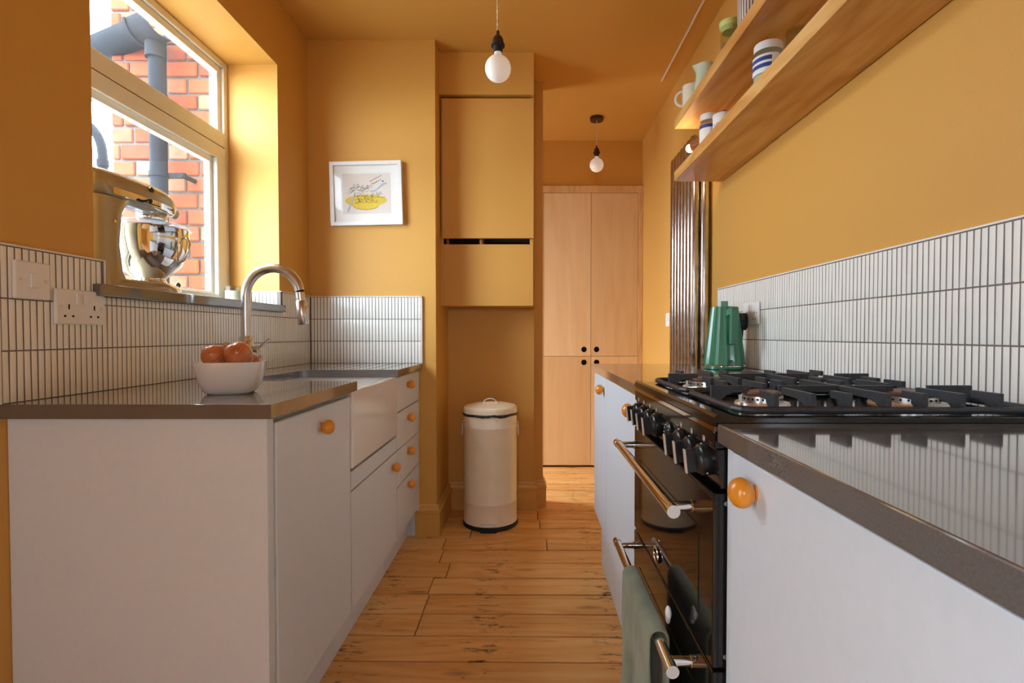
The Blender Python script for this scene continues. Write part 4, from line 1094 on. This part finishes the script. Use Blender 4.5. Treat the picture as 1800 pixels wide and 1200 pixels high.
el = [(-0.004+0.109*math.cos(a), -0.036+0.030*math.sin(a)) for a in [2*PI*i/48 for i in range(48)]]
pic(flat(el), 'bowl_drawing', M_yellow, parent=art)
yy = -0.0170
bo2 = [(-0.004+0.075*math.cos(a), -0.050-0.034*math.sin(a)) for a in [PI*i/24 for i in range(25)]]
pic(flat(bo2), 'bowl_foot_drawing', M_yellow, parent=art)
yy = -0.0175
pic(flat([(-0.106, -0.098), (-0.094, -0.090), (-0.055, 0.006), (-0.061, 0.006)]), 'fork_drawing', M_blueink, parent=art)
pic(flat([(0.015, 0.006), (0.05, 0.010), (0.056, 0.018), (0.09, 0.044), (0.107, 0.050), (0.105, 0.056), (0.084, 0.051), (0.05, 0.020), (0.02, 0.014)]), 'fork_drawing', M_blueink, parent=art)
random.seed(11)
sq = MB()
def curl(cx, cz, n, amp, L, ang):
    pts = []; ph = random.random()*6
    for i in range(n):
        t = i/(n-1); s = (t-0.5)*L
        px, pz = s + amp*math.cos(ph+t*16), amp*math.sin(ph+t*16)*0.8
        pts.append((cx+px*math.cos(ang)-pz*math.sin(ang), yy-0.0006, cz+px*math.sin(ang)+pz*math.cos(ang)))
    sq.tube(pts, 0.0005, 4)
for (cx, cz, a_, L, an) in [(-0.075, 0.020, 0.012, 0.03, 0.6), (-0.052, 0.040, 0.010, 0.05, 0.1), (-0.02, 0.022, 0.014, 0.05, -0.2), (-0.005, 0.03, 0.011, 0.06, 0.3), (0.02, 0.045, 0.006, 0.07, 0.5), (-0.03, -0.005, 0.012, 0.05, 0.0),
                           (0.0, -0.02, 0.012, 0.09, 0.1), (0.045, -0.012, 0.011, 0.08, -0.1), (-0.04, -0.035, 0.013, 0.04, 0.3), (-0.01, -0.04, 0.010, 0.09, 0.0), (0.03, -0.035, 0.008, 0.06, -0.4), (0.06, 0.0, 0.008, 0.04, 0.1)]:
    curl(cx, cz, 46, a_, L, an)
for row in range(2):
    for i in range(7 if row == 0 else 5):
        x_ = 0.020+i*0.009+row*0.016; z_ = 0.062+i*0.0045-row*0.013
        sq.tube([(x_+0.004*t, yy-0.0006, z_+0.003*t+0.003*math.sin(t*7+i)) for t in [k/6 for k in range(7)]], 0.0006, 4)
sq.sphere((0.086, yy-0.0004, 0.062), 0.004, 10, (1, 0.15, 1))
pic(sq, 'ink_lines', M_ink, parent=art)
ow2 = MB().tube([(-0.004+0.075*math.cos(a), yy-0.0004, -0.050-0.034*math.sin(a)) for a in [PI*(0.2+0.75*i/24) for i in range(25)]], 0.0005, 4)
pic(ow2, 'ink_outline', M_ink, parent=art)
pic(B(-FW+ft, FW-ft, -0.0215, -0.0200, -FH+ft, FH-ft), 'glazing', M_picglass)

# ------------------------------------------------------------------ bowl of onions
OX, OY = -0.775, 1.375
ob = thing('serving_bowl', (OX, OY, ZL), 'white rounded square bowl holding onions on the left worktop', 'bowl', rz=math.radians(18))
MB().lathe([(1e-6,0.004),(0.050,0.0),(0.054,0.003),(0.060,0.008),(0.071,0.03),(0.079,0.062),(0.0825,0.082),(0.0795,0.082),(0.075,0.062),(0.066,0.03),(0.055,0.012),(1e-6,0.010)], 64, sq=3.2).build('bowl', M_ceramic, ob, local=True, smooth=50)
def onion(loc, r, rot, label):
    e = thing('onion', loc, label, 'onion', 'onions in the white bowl'); e.rotation_euler = rot
    prof = [(1e-6,-0.86*r),(0.12*r,-0.86*r),(0.3*r,-0.80*r),(0.62*r,-0.66*r),(0.88*r,-0.36*r),(0.99*r,0.0),(0.93*r,0.34*r),(0.72*r,0.66*r),(0.44*r,0.86*r),(0.22*r,1.0*r),(0.13*r,1.18*r),(0.10*r,1.36*r),(0.05*r,1.42*r)]
    m = MB().lathe(prof, 40)
    m.v = [(x*(1+0.03*math.sin(3*math.atan2(y, x))), y*(1+0.03*math.sin(3*math.atan2(y, x))), z) for x, y, z in m.v]
    o = m.build('bulb', M_onion, e, local=True, smooth=70)
    hk = MB()
    for i in range(9):
        a = 2*PI*i/9+random.random(); l = r*random.uniform(0.4, 0.8)
        hk.tube([(0.08*r*math.cos(a), 0.08*r*math.sin(a), 1.2*r), (0.14*r*math.cos(a), 0.14*r*math.sin(a), 1.35*r), (0.35*l*math.cos(a+0.4), 0.35*l*math.sin(a+0.4), 1.3*r+0.5*l)], [0.0016, 0.0014, 0.0005], 5)
    hk.build('dry_neck', M_husk, e, local=True)
    return e
onion((OX-0.043, OY-0.004, ZL+0.094), 0.0325, (math.radians(-38), math.radians(28), 0), 'left onion in the bowl with its dry neck facing right')
onion((OX+0.026, OY-0.012, ZL+0.099), 0.0355, (math.radians(-35), math.radians(25), math.radians(20)), 'tallest onion in the bowl, on the right in front')
onion((OX+0.030, OY+0.043, ZL+0.078), 0.0215, (math.radians(10), math.radians(60), 0), 'small onion mostly hidden behind the tallest onion')

onion((OX-0.006, OY+0.004, ZL+0.0385), 0.0215, (0, 0, 0), 'onion at the very bottom of the bowl under the others')

# ------------------------------------------------------------------ stand mixer on the window sill
MX = -1.266
mx_ = thing('stand_mixer', (MX, 1.72, ZS), 'champagne stand mixer with a polished steel bowl on the window sill', 'mixer')
def ring(y, cx, cz, hw, hh, n=28, p=2.6):
    out = []
    for i in range(n):
        a = 2*PI*i/n; c, s = math.cos(a), math.sin(a); q = 1/((abs(c)**p+abs(s)**p)**(1/p))
        out.append((cx+hw*q*c, y, cz+hh*q*s))
    return out
def zring(z, cx, cy, hx, hy, n=32, p=2.6):
    return [(x, yv, z) for (x, _, yv) in [(a, 0, b) for a, _, b in ring(0, cx, cy, hx, hy, n, p)]]
hd_s = [(1.500, 0.030, 0.030, 1.505), (1.510, 0.047, 0.038, 1.503), (1.545, 0.056, 0.045, 1.501), (1.62, 0.060, 0.048, 1.502), (1.72, 0.060, 0.049, 1.503), (1.765, 0.058, 0.047, 1.504), (1.805, 0.054, 0.043, 1.502), (1.835, 0.047, 0.036, 1.498), (1.853, 0.037, 0.027, 1.494), (1.861, 0.024, 0.018, 1.492)]
head = MB().loft([ring(a, MX, z, w, h) for a, w, h, z in hd_s]).build('motor_head', M_cream, mx_, smooth=60)
bnd = [(1.548, 0.0575), (1.62, 0.0612), (1.72, 0.0612), (1.765, 0.0590), (1.802, 0.0548), (1.825, 0.049)]
m = MB()
for sgn in (-1, 1):
    vs = []
    for (a, w) in bnd:
        for z in (1.472, 1.492): vs += [(MX+sgn*w, a, z), (MX+sgn*(w-0.008), a, z)]
    fs = []
    for i in range(len(bnd)-1):
        o_ = i*4; fs += [(o_, o_+4, o_+6, o_+2), (o_+1, o_+3, o_+7, o_+5), (o_+2, o_+6, o_+7, o_+3), (o_, o_+1, o_+5, o_+4)]
    fs += [(0, 2, 3, 1), (len(vs)-4, len(vs)-3, len(vs)-1, len(vs)-2)]
    m.add(vs, fs)
band = m.build('trim_band', M_chrome, head, smooth=40)
MB().cyl((MX, 1.845, 1.490), (MX, 1.896, 1.489), 0.020, 24).build('attachment_hub', M_cream, mx_, smooth=40, bevel=0.002)
MB().cyl((MX, 1.895, 1.489), (MX, 1.899, 1.489), 0.015, 24).build('hub_cover', M_steel, mx_, smooth=40)
MB().cyl((MX+0.052, 1.700, 1.522), (MX+0.062, 1.700, 1.523), 0.0085, 20).build('head_badge', M_blackm, head, smooth=40)
lv = MB().tube([(MX+0.058, 1.665, 1.478), (MX+0.076, 1.665, 1.479)], [0.004, 0.0045], 12).sphere((MX+0.079, 1.665, 1.479), 0.0082, 14)
lv.build('speed_lever', M_blackm, mx_, smooth=60)
B(MX+0.0605, MX+0.0622, 1.65, 1.735, 1.4755, 1.4795).build('speed_slot', M_blackm, head)
dots = MB()
for i in range(6):
    for q in range(2): dots.box(MX+0.0605, MX+0.0618, 1.683+i*0.009, 1.686+i*0.009, 1.4825+q*0.0045, 1.4845+q*0.0045)
dots.build('speed_marks', M_blackm, head)
# neck under the head and planetary drive
MB().lathe([(0.036,1.440),(0.042,1.446),(0.043,1.463)], 28, o=(MX, 1.785, 0)).build('beater_drive', M_cream, mx_, smooth=40)
MB().lathe([(0.0425,1.446),(0.0435,1.448),(0.0435,1.454),(0.0425,1.456)], 28, o=(MX, 1.785, 0)).build('drive_ring', M_chrome, mx_, smooth=40)
# column and base
MB().loft([zring(z, MX, y_, hx, hy, 32, 3.2) for z, y_, hx, hy in [(1.205, 1.575, 0.052, 0.070), (1.25, 1.565, 0.046, 0.052), (1.33, 1.560, 0.043, 0.046), (1.42, 1.565, 0.045, 0.050), (1.465, 1.575, 0.050, 0.062)]]).build('column', M_cream, mx_, smooth=60)
MB().cyl((MX+0.040, 1.565, 1.395), (MX+0.048, 1.565, 1.395), 0.004, 12).build('hinge_pin', M_chrome, mx_, smooth=40)
def base_out(k, z):
    pts = []
    for i in range(48):
        a = 2*PI*i/48; c, s = math.cos(a), math.sin(a)
        w = 0.092 if s > 0 else 0.068
        pts.append((MX+k*w*c, 1.70 + k*(0.185*s if s > 0 else 0.195*s), z))
    return pts
MB().loft([base_out(0.97, ZS+0.001), base_out(1.0, ZS+0.008), base_out(0.99, ZS+0.02), base_out(0.93, ZS+0.030), base_out(0.8, ZS+0.036)]).build('base', M_cream, mx_, smooth=60)
BYc = 1.772
bw = MB().lathe([(1e-6,0.004),(0.046,0.0),(0.048,0.002),(0.044,0.012),(0.046,0.018),(0.064,0.032),(0.090,0.062),(0.106,0.102),(0.1125,0.145),(0.1135,0.178),(0.1155,0.180),(0.1135,0.182),(0.111,0.178),(0.110,0.145),(0.103,0.102),(0.087,0.063),(0.058,0.036),(1e-6,0.024)], 56, o=(MX, BYc, ZS+0.037)).build('bowl', M_chrome, mx_, smooth=50)
hp = [(MX+0.110, BYc+0.005, 1.385), (MX+0.122, BYc+0.006, 1.383), (MX+0.130, BYc+0.006, 1.365), (MX+0.124, BYc+0.005, 1.335), (MX+0.112, BYc+0.004, 1.31), (MX+0.095, BYc+0.003, 1.302)]
MB().tube(hp, 0.0045, 10).build('bowl_handle', M_chrome, bw, smooth=60)
MB().lathe([(0.116,0.178),(0.120,0.180),(0.114,0.187),(0.098,0.199),(0.072,0.205),(0.066,0.206),(0.066,0.203),(0.096,0.196),(0.110,0.185)], 48, o=(MX, BYc, ZS+0.037)).build('pouring_shield', M_shield, mx_, smooth=50)
MB().prism([(BYc+0.075, 1.430), (BYc+0.128, 1.452), (BYc+0.105, 1.418)], 'x', MX-0.03, MX+0.04).build('pouring_chute', M_shield, mx_)
def flat_text(s, size, M4, mat, parent, name):
    cu = bpy.data.curves.new('txt', 'FONT'); cu.body = s; cu.size = size; cu.extrude = 0.0002
    o = bpy.data.objects.new('txt', cu); COL.objects.link(o)
    dg = bpy.context.evaluated_depsgraph_get(); me = bpy.data.meshes.new_from_object(o.evaluated_get(dg)); bpy.data.objects.remove(o)
    me.transform(M4); me.materials.clear()
    return link(name, me, mat, parent)
T = Matrix.Translation((MX+0.0578, 1.775, 1.479)) @ Matrix.Rotation(math.radians(96), 4, 'Z') @ Matrix.Rotation(PI/2, 4, 'X')
flat_text('ARTISAN', 0.009, T, M_blackm, band, 'band_lettering')

# spiral ornament resting on the lower window rail
spz = [(XW+0.002, 2.088+ (0.0135-0.0010*i*0.45)*math.cos(i*0.5)*1.0, 1.2515+ (0.0135-0.0010*i*0.45)*math.sin(i*0.5)) for i in range(26)]
so_ = thing('spiral_ornament', (XW, 2.088, 1.237), 'tiny black spiral ornament at the bottom of the window beside the mixer', 'ornament')
MB().tube(spz, 0.0018, 8).build('coil', M_blackm, so_, smooth=60)
MB().cyl((XW-0.002, 2.088, 1.2515), (XW+0.0005, 2.088, 1.2515), 0.0135, 24).build('disc', M_white, so_)
# candle in a jar
cd = thing('jar_candle', (-1.325, 2.375, ZS), 'cream candle in a glass jar on the sill behind the tap', 'candle')
MB().lathe([(1e-6,0),(0.034,0),(0.036,0.004),(0.036,0.074),(0.034,0.074),(0.034,0.004),(1e-6,0.003)], 36).build('glass', M_clear, cd, local=True, smooth=40)
MB().lathe([(1e-6,0.004),(0.0335,0.004),(0.0335,0.060),(0.02,0.058),(1e-6,0.057)], 32).build('wax', M_wax, cd, local=True, smooth=40)
MB().cyl((0,0,0.057), (0,0.001,0.066), 0.001, 6).build('wick', M_blackm, cd, local=True)
MB().lathe([(0.0365,0.074),(0.0365,0.080),(0.030,0.081),(1e-6,0.081)], 32).build('glass_lid', M_clear, cd, local=True, smooth=40)
